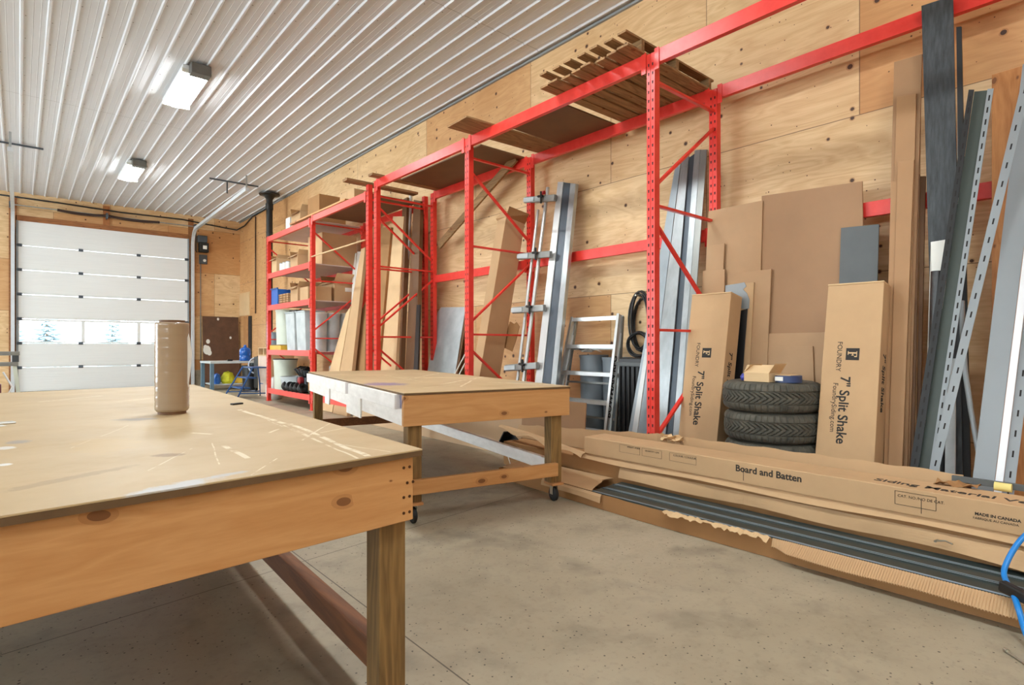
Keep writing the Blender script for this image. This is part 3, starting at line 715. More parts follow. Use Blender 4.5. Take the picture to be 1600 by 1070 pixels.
# two printed cartons standing on end
def carton(label, TL, LL, TR, LR, xb, k, dp, gap_):
    a, d = side(TL, LL, xb, k, .045); b, c = side(TR, LR, xb, k, .045)
    dv = Vector((dp, 0, -dp * k)); t = thing('printed_carton', ((a.x + b.x) / 2 + .1, (c.y + d.y) / 2, 0), label, 'carton', 'printed cartons standing on end')
    MB().prism([a, b, c, d], dv).build('carton_body', CARD, t, bev=.004)
    up = (a - d).normalized()
    m = MB().prism([a + up * .0005 + Vector((-.004, 0, 0)), b + up * .0005 + Vector((-.004, 0, 0)), b + up * .011 + Vector((-.004, 0, 0)), a + up * .011 + Vector((-.004, 0, 0))], dv * 1.03)
    m.build('top_flap', CARD_L, t, bev=.002)
    xd = (d - a).normalized(); yd = (b - a).normalized(); nn = xd.cross(yd)
    w_ = (b - a).length; Hh = (d - a).length
    def at(s_, r_): return a + xd * s_ + yd * (r_ * ((b - a).length * (1 - s_ / Hh) + (c - d).length * s_ / Hh)) + nn * .0008
    s0 = gap_
    # printed emblem: dark square with a serif F
    e = at(s0, .42); q = .080
    m = MB(); m.prism([e, e + xd * q, e + xd * q + yd * q, e + yd * q], nn * .0008); em = m.build('emblem', INK, t)
    def fp(u0, v0, u1, v1): return [e + nn * .0009 + xd * (q * u) + yd * (q * v) for u, v in ((u0, v0), (u1, v0), (u1, v1), (u0, v1))]
    m = MB()
    for r in ((.34, .18, .46, .84), (.26, .14, .56, .20), (.26, .78, .74, .84), (.66, .64, .74, .84), (.46, .48, .62, .54), (.56, .42, .62, .60)): m.prism(fp(*r), nn * .0012)
    m.build('letter_f', CARD_L, em)
    text_mesh('FOUNDRY', .043, at(s0 - .045, .30), xd, yd, INK, 'printed_text', t)
    text_mesh('7" Split Shake', .083, at(s0 + .19, .43), xd, yd, INK, 'printed_text', t, bold=.0016, sx=.98)
    text_mesh('FoundrySiding.com', .043, at(s0 + .235, .27), xd, yd, INK, 'printed_text', t)
    ns = -Vector((0, 1, 0)); sb = b + Vector((.10, 0, -.1 * k)) + ns * 0.0
    sd = (c - b).normalized()
    sn = dv.normalized().cross(sd); sn = sn if sn.y < 0 else -sn
    text_mesh('7" Split Shake', .07, b + dv * .45 + sd * (s0 + .02) + sn * .0015, sd, dv.normalized(), INK, 'side_text', t, bold=.0012)
    m = MB(); o_ = b + dv * .25 + sd * (Hh - .30) + sn * .001
    m.prism([o_, o_ + sd * .10, o_ + sd * .10 + dv.normalized() * .06, o_ + dv.normalized() * .06], sn * .001); m.build('side_mark', INK, t)
    return t
carton('printed upright carton left of the tires, with a torn corner, leaning behind the flat cartons', (1081.3, 462), (1060.4, 675), (1142.6, 457.5), (1120.2, 688.6), 4.05, .20, .18, .455)
carton('printed upright carton right of the tires, straight topped, in front of the brown sheets', (1294, 446.6), (1273.5, 711), (1381.5, 440.5), (1366, 724.6), 3.95, .20, .17, .44)

# stack of brown planks
def pk(TL, LL, TR, LR, off, lb, mat=PLANK_BR, t=.018): return lean('trim_plank', TL, LL, TR, LR, 4.10 + off, .18, t, mat, lb, 'plank', group=None)
pk((1403, 252), (1388, 720), (1428, 249), (1410, 720), 0, 'front plank of the tall brown plank stack right of the right upright carton')
pk((1392, 284), (1384, 600), (1416, 281), (1405, 600), .0185, 'short plank second from the front in the brown plank stack')
pk((1401, 151), (1394, 400), (1431.5, 146), (1423, 500), .037, 'tall plank third from the front in the brown plank stack')
pk((1397, 97), (1389, 400), (1441, 84), (1428, 500), .0555, 'tallest widest plank in the brown plank stack, reaching near the top beam', MDF, .016)
pk((1424, 272), (1412, 600), (1437, 272), (1428, 700), .072, 'dark edged narrow plank at the right side of the brown plank stack', MDF_D)
pk((1418, 182), (1412, 500), (1438, 181), (1431, 700), .0905, 'rear tall plank in the brown plank stack beside the black siding board', PLANK_BR)
pk((1428, 276), (1420, 600), (1446, 275), (1437, 700), .109, 'rearmost plank of the brown plank stack, against the middle rail', MDF_D)

# black wood-grain siding board and bits around it
lean('siding_board', (1439.5, 9), (1454, 500), (1489, -7), (1494.5, 262), 4.30, .098, .012, DKBOARD, 'tall black wood-grain siding board reaching past the top red beam', 'board')
o = lean('metal_strip', (1494, 42), (1497, 260), (1502, 41), (1506.5, 260), 4.33, .085, .02, BLACK, 'thin black metal strip right behind the black siding board', 'strip')
lean('metal_strip', (1496, 170), (1494, 300), (1503, 176), (1500, 300), 4.33, .095, .008, WHITE_PL, 'thin white strip beside the black siding board', 'strip')
lean('white_sheet', (1454, 378), (1455, 424), (1485, 373), (1480, 423), 4.24, .098, .012, WHITE_PL, 'small white panel in front of the black siding board', 'panel', ext=True)
a = onL(1464, 424, 4.14, .09); bq = Vector((4.14, a.y + .01, .0))
m = MB(); m.tube([bq + Vector((.02, 0, 0)), a], [.030, .032], 16)
t = tag(m.build('wrapped_roll', M('black_bubble_film', (40, 38, 36), .3, 0, .4, 22), smooth=True, auto=50), 'black plastic wrapped roll standing below the small white panel', 'roll')

# perforated grey channels
def slots(mb, T, L, across, off, n, ln=.035, wd=.008, nrm=(-1, 0, 0), mi=1, step=None):
    d = (L - T); tot = d.length; d.normalize(); a = Vector(across).normalized(); nn = Vector(nrm) * .0006
    step = step or tot / n; s_ = .04
    while s_ + ln < tot - .02:
        p = T + d * s_ + a * off + nn
        mb.add([p - a * wd / 2, p + a * wd / 2, p + a * wd / 2 + d * ln, p - a * wd / 2 + d * ln], [(0, 1, 2, 3)], mi); s_ += step
def strip(par, TL, LL, TR, LR, xb, k, t, mat, name, slot=True, zlow=.01, step=.075, ext=True):
    a, d = side(TL, LL, xb, k, zlow, ext); b, c = side(TR, LR, xb, k, zlow, ext)
    m = MB().prism([a, b, c, d], (t, 0, 0))
    if slot:
        mid = (a + b) / 2; ml = (c + d) / 2; slots(m, mid, ml, (0, -1, 0), 0, 10, step=step)
    return m.build(name, [mat, HOLE], par)
ch = thing('slotted_channel', (3.95, .9, 0), 'wide dark grey steel channel with slotted flanges leaning right of the black board', 'channel')
strip(ch, (1513.5, 140), (1421, 732), (1522, 140), (1435, 732), 3.99, .165, .006, BLACK, 'slotted_flange')
strip(ch, (1522.4, 143), (1435.4, 732), (1542.6, 141), (1452, 733), 4.025, .165, .004, GREEN_G, 'channel_web', False)
strip(ch, (1543, 139), (1452, 733), (1552.6, 138), (1462, 734), 3.99, .165, .006, GREY_P, 'slotted_flange')
sl = thing('slotted_strip', (3.9, .8, 0), 'pale grey slotted steel strip crossing in front of the dark channel', 'strip')
strip(sl, (1597, 126), (1452, 733), (1612, 126), (1467, 735), 3.93, .17, .004, GREY_P, 'strip_body', True, step=.11)
gp = thing('siding_sheet', (3.8, .6, 0), 'wide grey metal siding sheet with a white edge strip, farthest right on the wall', 'panel')
strip(gp, (1598, 100), (1518.7, 756), (1635, 100), (1553, 759), 3.86, .24, .005, GREY_P, 'panel_face', False)
strip(gp, (1636, 100), (1554, 759), (1648, 100), (1566, 762), 3.855, .24, .012, WHITE_P, 'white_edge', False)
strip(gp, (1649, 100), (1567, 762), (1668, 100), (1584, 775), 3.87, .24, .004, GREY_P, 'slotted_edge', True, step=.11)
m = MB(); P = [onL(x_, y_, 4.0, .2) for x_, y_ in ((1503, 470), (1504, 520), (1508, 580), (1517, 640), (1528, 700), (1541, 762))]
e0 = P[-1] + (P[-1] - P[-2]) * .3; m.tube(P + [e0], .014, 8)
tag(m.build('curved_trim', GREY_P, smooth=True), 'thin bent grey trim strip curving down between the channel and the siding panel', 'strip')
lean('pale_trim_board', (1479, 560), (1476, 745), (1493, 560), (1492, 745), 4.25, .12, .02, GREY_L, 'pale grey trim board standing behind the slotted channel near the floor', 'board')
lean('plywood_sheet', (1549.5, 117), (1549.5, 600), (1640, 90), (1655, 600), 4.42, .10, .018, wood('orange_plywood_sheet', (196, 134, 76), (172, 110, 56), 2, True, .55, 8), 'orange brown plywood sheet standing behind the grey siding panel', 'board')

# galvanised channels beside the rack post
gc = thing('galvanised_channel', (4.2, 2.9, 0), 'bundle of galvanised steel channels leaning just right of the nearest rack post', 'channel')
strip(gc, (1065, 251.6), (1032, 513), (1076.4, 240), (1059.6, 440), 4.08, .25, .012, GALV, 'channel_face', False)
strip(gc, (1076.6, 246), (1059.8, 440), (1085.2, 240), (1069.5, 440), 4.10, .25, .008, STEEL_D, 'channel_web', False)
strip(gc, (1085.4, 234.8), (1069.7, 440), (1094, 233.6), (1078.6, 440), 4.08, .25, .012, GALV, 'channel_face', False)
strip(gc, (1094.3, 233.9), (1078.9, 440), (1104.5, 233.6), (1088.8, 440), 4.084, .25, .012, ALU_D, 'channel_face', False)
lean('steel_strip', (1054, 265), (1035, 372.7), (1063.5, 253), (1031.5, 513), 4.09, .25, .02, GALV_B, 'blue grey steel strip beside the galvanised channels', 'strip')
lean('aluminium_rod', (1008, 545), (987, 676), (1014, 543), (995, 676), 3.98, .28, .015, ALU, 'slim aluminium bar leaning left of the nearest rack post foot', 'bar')

# black totes, coil of cable
tt = thing('folding_crate', (4.55, 3.35, 0), 'black ribbed plastic crate standing between the step ladder and the rack post', 'crate')
a = onX(967, 600, 4.42); bq = onX(1010, 600, 4.42)
MB().box((4.42, bq.y, .0), (4.86, a.y, .98)).build('crate_body', PLASTIC_K, tt, bev=.01)
m = MB()
for k_ in range(6):
    yy = bq.y + .02 + k_ * (a.y - bq.y - .05) / 5; m.box((4.402, yy, .05), (4.4195, yy + .018, .90))
m.build('rib', BLACK, tt, bev=.002)
MB().box((4.395, bq.y - .01, .905), (4.4195, a.y + .01, .94)).build('rim', GREY_D, tt, bev=.003)
m = MB(); rnd = random.Random(4)
cc0 = onX(1004, 500, 4.86)
for i_ in range(11):
    ry, rz = .10 + rnd.random() * .05, .26 + rnd.random() * .05; oy, oz = rnd.uniform(-.02, .02), rnd.uniform(-.06, .01)
    if i_ > 5: ry, rz, oz = .13, .12, -.26 + rnd.uniform(-.03, .03)
    ph_ = rnd.random() * 6
    m.tube([(4.865 - .010 * i_, cc0.y + oy + ry * math.cos(a_ * PI / 12 + ph_), cc0.z + oz + rz * math.sin(a_ * PI / 12 + ph_)) for a_ in range(25)], .010, 7, cap=True)
cb = tag(m.build('cable_coil', PLASTIC_K, smooth=True), 'coil of black cable hanging on the wall left of the nearest rack post', 'cable')
m = MB().tube([(4.90, cc0.y, cc0.z + .24), (4.74, cc0.y, cc0.z + .25)], .008, 8); m.build('hanging_hook', BOLT, cb)

# step ladder
LXB, LK = 4.27, .20
ld_ = thing('step_ladder', (4.4, 3.9, 0), 'folded aluminium step ladder with a hand-lettered side rail leaning on the wall', 'ladder')
def rail(top, low, wpx, name, txt=False):
    T, L = side(top, low, LXB, LK, .003); d = (L - T).normalized()
    m = MB(); ax = Vector((1, 0, -LK)).normalized() * .095
    m.prism([T, T + Vector((0, -.030, 0)), L + Vector((0, -.030, 0)), L], ax * .08)
    m.prism([T + ax * .08, T + ax * .08 + Vector((0, -.004, 0)), L + ax * .08 + Vector((0, -.004, 0)), L + ax * .08], ax * .84)
    m.prism([T + ax * .92, T + ax * .92 + Vector((0, -.018, 0)), L + ax * .92 + Vector((0, -.018, 0)), L + ax * .92], ax * .08)
    o = m.build(name, ALU, ld_)
    return T, L, ax
TLr, LLr, ax = rail((891.5, 495), (870.8, 597), 0, 'side_rail')
TRr, LRr, ax = rail((963.5, 489.5), (942.8, 675), 0, 'side_rail')
for yl, yr in ((495.5, 489.5), (536, 535.5), (577, 579.5), (618, 624), (662, 668)):
    f = lambda T, L, yy: min(((abs(HORIZON - FPX * ((T + (L - T) * q / 400).z - CAM_H) / (SN * (T + (L - T) * q / 400).x + CS * (T + (L - T) * q / 400).y) - yy), q) for q in range(401)))[1] / 400
    p = TLr + (LLr - TLr) * f(TLr, LLr, yl); q = TRr + (LRr - TRr) * f(TRr, LRr, yr)
    z_ = (p.z + q.z) / 2 - .015; p = Vector((p.x + .002, p.y - .0225, z_)); q = Vector((q.x + .002, q.y + .001, z_))
    m = MB(); m.prism([p, q, q + Vector((0, 0, -.042)), p + Vector((0, 0, -.042))], (.004, 0, 0)); m.prism([p, q, q + Vector((.07, 0, 0)), p + Vector((.07, 0, 0))], (0, 0, -.004))
    m.build('step' if yl > 500 else 'top_cap', ALU, ld_, bev=.001)
m = MB()
for T, L in ((TLr, LLr), (TRr, LRr)):
    o_ = Vector((.085, -.01, -.03)); m = MB(); e_ = Vector((L.x + .20, L.y - .01, .003)) if T is TLr else Vector((L.x + .20, L.y - .01, .003))
    m.bar(T + o_, e_, .022, .03, (0, 1, 0)); m.build('rear_leg', ALU_D, ld_)
for fz in (.25, .5, .75):
    p = TLr + (LLr - TLr) * fz + Vector((.085 + .11 * fz, -.02, 0)); q = TRr + (LRr - TRr) * fz + Vector((.085 + .11 * fz, 0, 0))
    MB().bar(p, q, .02, .02, (0, 0, 1)).build('rear_brace', ALU_D, ld_)
dr = (TRr - LRr).normalized()
text_mesh('BOWMAN RFG', .095, LRr + dr * .40 + ax * .5 + Vector((0, -.0045, 0)), dr, -ax.normalized() if False else (-ax).normalized(), INK, 'lettering', ld_, bold=.002, sx=.98)
# grey bins behind the ladder
def pail(name, c, r0, r1, hgt, mat, label, cat, lid=None, group=None, handle=False, n=28):
    t = thing(name, c, label, cat, group)
    MB().lathe([(0, 0), (r0, 0), (r1, hgt - .03), (r1 + .008, hgt - .03), (r1 + .010, hgt), (r1 - .003, hgt), (r0 - .004, .01), (0, .01)], c, n).build('body', mat, t, smooth=True, auto=35)
    if lid: MB().lathe([(0, hgt + .0005), (r1 + .013, hgt + .0005), (r1 + .013, hgt + .016), (r1 - .02, hgt + .018), (0, hgt + .012)], c, n).build('lid', lid, t, smooth=True, auto=35)
    if handle:
        m = MB(); m.tube([(c[0] - (r1 + .012) * math.cos(q * PI / 10), c[1] - .5 * (r1) * math.sin(q * PI / 10), c[2] + hgt - .05 - .10 * math.sin(q * PI / 10)) for q in range(11)], .003, 6); m.build('handle', BOLT, t)
    return t
pail('grey_bin', (4.72, 4.10, 0), .13, .15, 1.00, BIN_G, 'tall grey bin behind the step ladder, left of two', 'bin')
pail('grey_bin', (4.72, 3.78, 0), .13, .15, .98, BIN_G, 'tall grey bin behind the step ladder, right of two', 'bin')
m = MB(); rnd = random.Random(9)
rows = [[(4.58 + .05 * i_ + rnd.uniform(-.01, .01), 4.0 + .05 * j_, 1.03 + rnd.uniform(0, .06)) for j_ in range(6)] for i_ in range(4)]
m.sheet(rows, .006); tag(m.build('crumpled_rag', WHITE_PL), 'crumpled white rag on top of the grey bin behind the ladder', 'rag')

# aluminium siding brake standing on end
br = thing('siding_brake', (4.2, 4.8, 0), 'tall aluminium siding brake standing on end against the wall rail', 'siding brake')
BXB, BK = 4.06, .235
strip(br, (871.6, 284), (836, 595.5), (880, 284), (847, 595.5), BXB, BK, .05, ALU, 'front_rail', False)
strip(br, (880.3, 285), (847.3, 595.5), (891, 286), (861, 595.5), BXB + .012, BK, .03, STEEL_D, 'jaw', False)
strip(br, (891.3, 286), (861.3, 595.5), (899.4, 287), (869, 595.5), BXB, BK, .05, GALV, 'hinge_rail', False)
for T_, L_, r_ in (((855, 293), (817.8, 590.6), .022), ((839.7, 328), (808, 590), .018)):
    T, L = side(T_, L_, BXB, BK, .02); MB().tube([T + Vector((.01, 0, 0)), L + Vector((.01, 0, 0))], r_, 12).build('tube', ALU, br, smooth=True, auto=60)
for yq, xl, xr in ((309, 821, 868), (397, 811, 861), (481, 802, 851), (571, 791, 840)):
    p = onL(xl, yq + 4, BXB - .04, BK); q = onL(xr, yq, BXB - .04, BK)
    arm = MB().bar(p, q, .05, .075, (1, 0, 0)).build('clamp_arm', ALU_D, br, bev=.008)
    MB().bar(p + Vector((-.03, 0, 0)), p + (q - p) * .35 + Vector((-.03, 0, 0)), .012, .05, (1, 0, 0)).build('arm_plate', GREY_L, arm, bev=.002)
    c_ = p + (q - p) * .62 + Vector((-.045, 0, 0)); m = MB(); m.tube([c_ + Vector((0, 0, -.06)), c_ + Vector((0, 0, .08))], .012, 8); m.tube([c_ + Vector((0, -.03, .02)), c_ + Vector((0, .05, .03))], .014, 8)
    m.build('clamp_screw', BLACK, arm)
q = onL(846, 302, BXB - .05, BK); MB().tube([q, q + Vector((0, -.05, .0))], .022, 10).build('knob', M('red_knob', (170, 20, 24), .4, 0, .05), br)

# long open cardboard box left of the brake
kb = thing('long_carton', (4.1, 5.0, 0), 'long opened cardboard box leaning between the middle rack posts and the aluminium brake', 'carton')
a, d = side((777, 345), (738, 583), 3.95, .17, .06); b, c = side((791, 338), (750, 584), 3.95, .17, .06)
dv = Vector((.30, 0, -.051))
MB().prism([a, b, c, d], dv).build('carton_body', CARD, kb, bev=.003)
up = (b - c).normalized()
MB().prism([b, b + dv, b + dv + up * .10 + Vector((-.02, -.10, 0)), b + up * .12 + Vector((0, -.03, 0))], (0, .004, 0)).build('open_flap', CARD_D, kb)
MB().prism([a + Vector((-.001, 0, 0)), b + Vector((-.001, 0, 0)), b + up * .10 + Vector((-.03, .0, 0)), a + up * .02 + Vector((-.03, 0, 0))], (.003, 0, 0)).build('front_flap', CARD, kb)
tp = [(797, 502), (803, 506), (807, 503), (811.5, 510), (806, 532), (800, 549), (783, 541)]
m = MB().prism([onL(*p, 4.28, .17) for p in tp], (.006, 0, 0)); m.build('torn_flap', CARD_D, kb)

# pale panels left of the middle post
lean('white_sheet', (683, 484), (667.8, 576.4), (727.4, 479.6), (711.7, 579), 4.46, .25, .008, GREY_L, 'scuffed pale grey panel with a rounded corner left of the middle rack post', 'panel', cham=[(683.5, 488), (689, 480)])
lean('brown_panel', (690, 482), (672, 576.4), (732, 479), (715.5, 579), 4.475, .25, .008, MDF_D, 'brown panel just behind the scuffed pale grey panel', 'panel')
for i_, (p, q) in enumerate((((728, 551), (713, 580)), ((733, 556), (720, 580)))):
    T, L = side(p, q, 4.30, .25, .01); tag(MB().bar(T, L, .012, .012).build('thin_rod', WHITE_PL), ('thin white rod leaning right beside the pale grey panel', 'thin white rod nearest the foot of the middle rack post')[i_], 'rod')

# long cartons and pipes in the bay beyond the paired posts
lean('long_carton', (614, 338), (591, 577), (631, 338), (618, 577), 3.98, .18, .10, CARD_L, 'widest pale long carton behind the paired rack posts', 'carton')
lean('long_carton', (594, 355), (587, 577), (611, 355), (590.8, 577), 3.94, .18, .10, CARD_D, 'dark sided long carton behind the paired rack posts', 'carton')
lean('long_plank', (629, 312), (618.6, 577), (636, 308), (625, 577), 4.05, .16, .08, MDF_D, 'dark brown long plank left of the silver pipe behind the paired posts', 'plank')
T, L = side((642, 306), (628, 577), 4.12, .16, .01); tag(MB().tube([T, L], .028, 12).build('steel_pipe', ALU, smooth=True, auto=60), 'tall silver pipe leaning behind the paired rack posts', 'pipe')
lean('long_plank', (646.5, 312), (633, 577), (657, 314), (650, 577), 4.12, .16, .06, MDF_D, 'brown long plank right of the silver pipe behind the paired posts', 'plank')
lean('black_strip', (651, 476), (646, 577), (656, 476), (652.5, 577), 4.06, .16, .02, PLASTIC_K, 'short black strip beside the back posts of the paired frames', 'strip')
lean('long_carton', (564, 389), (531.6, 577), (570.5, 386), (550, 577), 3.86, .20, .06, CARD, 'long flattened carton leaning against the far shelving, in front of white strips', 'carton')
lean('long_carton', (540, 490), (515, 577), (548, 478), (530.5, 577), 3.90, .20, .03, CARD_L, 'narrow carton strip left of the long flattened carton', 'carton')
lean('long_carton', (566, 482), (551, 577), (572, 470), (570, 577), 3.98, .20, .04, CARD_D, 'shorter flattened carton right of the long flattened one', 'carton')
lean('white_trim', (552, 396), (549, 470), (556.5, 395), (553.5, 470), 4.15, .16, .03, WHITE_PL, 'left white trim strip leaning beside the far shelving', 'strip')
lean('white_trim', (558, 393), (553.8, 470), (564, 393), (560, 470), 4.15, .16, .03, WHITE_PL, 'right white trim strip leaning beside the far shelving', 'strip')
T = onX(487, 401, 3.7362); L = onX(570, 375, 3.7362); tag(MB().tube([T, L], .013, 8).build('wooden_pole', CARD_L, smooth=True), 'thin pale pole tied across the uprights of the far rack', 'pole')
# two long hardboard sheets leaning on the rack foot
a = onX(915, 630, 3.66); 
def low(y0, y1, xb, z, label, mat):
    k_ = (3.733 - xb) / .6
    m = MB().prism([(xb, y0, .002), (xb, y1, .002), (xb + k_ * z, y1, z), (xb + k_ * z, y0, z)], (.011, 0, 0)); tag(m.build('hardboard_sheet', mat, bev=.001), label, 'board')
low(3.33, 4.15, 3.692, .60, 'short brown sheet on the floor, leaning on the rack between the bench leg and ladder', MDF)
low(3.70, 7.85, 3.706, .62, 'very long pale brown sheet on its edge along the rack foot behind the bench', M('pale_hardboard', (190, 158, 122), .6, 0, .05, 2))

# ------------------------------------------------------------------ stack of tires
def tire_mesh():
    R, r_in, n = .332, .215, 416
    prof = [(r_in, .012, 0), (.235, .004, 0), (.275, .001, 0), (.300, .008, 0), (.318, .020, 1), (.327, .034, 1), (R - .001, .046, 1), (R, .056, 1), (R, .060, 2), (R, .065, 2)]
    prof += [(R + .002 * math.sin(PI * k / 16), .069 + k * (.1426 - .069) / 16, 3) for k in range(17)]
    prof += [(R, .1466, 2), (R, .1516, 2), (R, .1556, 1), (R - .001, .1655, 1), (.327, .1775, 1), (.318, .1915, 1), (.300, .2035, 0), (.275, .2105, 0), (.235, .2075, 0), (r_in, .1995, 0), (r_in - .004, .185, 0), (.245, .16, 0), (.30, .1058, 0), (.245, .05, 0), (r_in - .004, .026, 0)]
    m = MB(); N = len(prof); vs = []
    for i in range(n):
        a = 2 * PI * i / n
        for r, z, kd in prof:
            rr = r
            if kd == 1 and i % 8 in (0, 1): rr = r - .007
            if kd == 2: rr = r - .010
            if kd == 3 and int(i + abs(z - .1058) * 300) % 8 in (0, 1): rr = r - .011
            vs.append((rr * math.cos(a), rr * math.sin(a), z))
    m.add(vs, [(i * N + j, ((i + 1) % n) * N + j, ((i + 1) % n) * N + (j + 1) % N, i * N + (j + 1) % N) for i in range(n) for j in range(N)])
    return m
tw = ['top tire of the stack between the two upright cartons', 'second tire from the top of the stack between the upright cartons', 'third tire from the top of the stack, mostly behind the carton flap', 'bottom tire of the stack behind the open flat carton']
TX, TY = 4.15, 1.905
t0_ = tire_mesh().build('tire', RUBBER, loc=(0, 0, 0))
for i_ in range(4):
    o = t0_ if i_ == 0 else t0_.copy()
    if i_: COL.objects.link(o)
    o.location = (TX + (0, .008, .012, 0)[i_], TY + (0, -.006, -.010, 0)[i_], .2118 * (3 - i_)); o.rotation_euler = (0, 0, i_ * .7)
    tag(o, tw[i_], 'tire', 'stack of tires')
# small things on the top tire
zt = .2118 * 4 - .0005
def obox(name, p, w_, d_, h_, label, cat, rot=0, mat=CARD, flaps=True):
    t = thing(name, p, label, cat); t.rotation_euler = (0, 0, rot)
    def L(m, nm, mt):
        s_ = ROOT_AT[t.name]; ROOT_AT[t.name] = Vector((0, 0, 0)); o = m.build(nm, mt, t); ROOT_AT[t.name] = s_; return o
    m = MB(); th = .004
    m.box((-d_ / 2, -w_ / 2, 0), (d_ / 2, w_ / 2, th)); m.box((-d_ / 2, -w_ / 2, th), (-d_ / 2 + th, w_ / 2, h_)); m.box((d_ / 2 - th, -w_ / 2, th), (d_ / 2, w_ / 2, h_))
    m.box((-d_ / 2 + th, -w_ / 2, th), (d_ / 2 - th, -w_ / 2 + th, h_)); m.box((-d_ / 2 + th, w_ / 2 - th, th), (d_ / 2 - th, w_ / 2, h_))
    L(m, 'carton_body', mat)
    if flaps:
        for sg, ax_, an in ((-1, 0, 2.2), (1, 0, .9), (-1, 1, 1.0), (1, 1, 2.3)):
            f_ = d_ * .42 if ax_ == 0 else w_ * .40
            ca, sa = math.cos(an) * f_, math.sin(an) * f_
            if ax_ == 0: q = [(sg * d_ / 2, -w_ / 2, h_), (sg * d_ / 2, w_ / 2, h_), (sg * d_ / 2 + sg * -ca * 1.0 * (-1 if an > 1.5 else -1), w_ / 2, h_ + sa), (sg * d_ / 2 + sg * ca * 1.0, -w_ / 2, h_ + sa)]
            else: q = [(-d_ / 2, sg * w_ / 2, h_), (d_ / 2, sg * w_ / 2, h_), (d_ / 2, sg * w_ / 2 + sg * ca, h_ + sa), (-d_ / 2, sg * w_ / 2 + sg * ca, h_ + sa)]
            if ax_ == 0: q[2] = (q[3][0], w_ / 2, h_ + sa)
            L(MB().prism(q, (.002, 0, .002)), 'flap', CARD_L)
    return t
p = onX(1189, 586, 3.98)
obox('small_carton', (4.0, p.y, zt), .19, .15, .062, 'small open cardboard box sitting on the top tire', 'box', -.1, CARD_L)
p = onX(1229, 586, 4.0)
tp_ = thing('tape_roll', (4.03, p.y, zt), 'roll of dark blue tape with a white label lying on the top tire', 'tape')
MB().lathe([(.045, 0), (.085, 0), (.085, .048), (.045, .048), (.045, 0)], (4.03, p.y, zt), 32).build('tape_winding', M('blue_tape', (52, 70, 112), .35, 0, .08), tp_, smooth=True, auto=40)
MB().box((3.943, p.y + .0, zt + .012), (3.9455, p.y + .055, zt + .040), 0).build('tape_label', PAPER, tp_)
MB().box((3.95, p.y - .05, zt + .049), (4.10, p.y + .06, zt + .053)).build('cover_card', CARD_L, tp_)
p = onX(1163, 584, 4.02)
m = MB(); m.lathe([(0, 0), (.022, .002), (.028, .03), (.015, .05), (0, .052)], (4.02, p.y, zt), 12); tag(m.build('film_scrap', BLUE_TAPE, smooth=True), 'small blue film scrap left of the box on the top tire', 'scrap')

# ------------------------------------------------------------------ flat cartons of siding on the floor
def jag(a, s_): return a + random.uniform(-s_, s_)
oc = thing('open_siding_carton', (3.2, 1.6, 0), 'long torn-open cardboard carton of dark siding lying on the concrete floor', 'carton')
YE, YS = -.5, 3.6
def fx_(y): return 2.945 + (.0 if y < 2.2 else (y - 2.2) * .05)
ys = [YE + (YS - YE) * i / 60 for i in range(61)]
MB().sheet([[(fx_(y), y, .0015) for y in ys], [(3.36, y, .0015) for y in ys]], -.004).build('carton_bottom', CARD_D, oc)
rows = [[(fx_(y) - .004, y, .002) for y in ys], [(fx_(y) + .0, y, .05) for y in ys], [(fx_(y) + .006, y, jag(.098, .003)) for y in ys]]
MB().sheet(rows, .004).build('front_wall', CARD_D, oc)
# corrugated flap folded outwards over the front wall
m = MB(); yf = [YE + (1.35 - YE) * i / 700 for i in range(701)]
rr_ = []
for j in range(4):
    f_ = j / 3
    rr_.append([(fx_(y) + .010 - f_ * (.075 if y < 1.25 else .075 * max(.25, (1.35 - y) / .1)), y, .103 - f_ * .045 + .0030 * math.sin(i * PI / 2 + .4) * (1 if f_ > .2 else .4) + (.004 * math.sin(y * 11) if j == 3 else 0)) for i, y in enumerate(yf)])
m.sheet(rr_, .003); m.build('corrugated_flap', CARD, oc)
rnd = random.Random(31); wob = [rnd.uniform(-1, 1) for _ in range(42)]
m = MB(); yf = [1.36 + (2.0 - 1.36) * i / 40 for i in range(41)]
m.sheet([[(fx_(y) + .014, y, .100 + .003 * wob[i]) for i, y in enumerate(yf)], [(fx_(y) + .002 + .006 * wob[(i * 3) % 41], y, .108 + .005 * wob[(i * 7) % 41]) for i, y in enumerate(yf)], [(fx_(y) - .016 - .018 * abs(wob[i // 2]) - .006 * math.sin(y * 43), y, .094 + .010 * wob[(i * 5) % 41]) for i, y in enumerate(yf)]], .003)
m.build('torn_edge', CARD_L, oc)
# closed left part: lid, with a torn end
ly = [2.66 + (YS - 2.66) * i / 14 for i in range(15)]
r0 = [(fx_(y) + .004, y if i else 2.60, .103) for i, y in enumerate(ly)]
rows = [[(fx_(y) + .004 + (3.36 - fx_(y)) * g, (y if i else 2.60 + .16 * g + jag(0, .015)), .103 + .012 * math.sin(g * 3)) for i, y in enumerate(ly)] for g in [q / 8 for q in range(9)]]
MB().sheet(rows, -.004).build('lid', CARD, oc)
m = MB(); m.sheet([[(fx_(y) + .0, y, .10) for y in (2.5, 2.7, 2.9, 3.1)], [(fx_(y) - .012, y, .085) for y in (2.5, 2.7, 2.9, 3.1)], [(fx_(y) - .018, y, .045 + .01 * (y > 2.6)) for y in (2.5, 2.7, 2.9, 3.1)]], .003); m.build('front_flap', CARD, oc)
MB().box((2.975, YS, .0), (3.66, YS + .004, .10)).build('end_wall', CARD_D, oc)
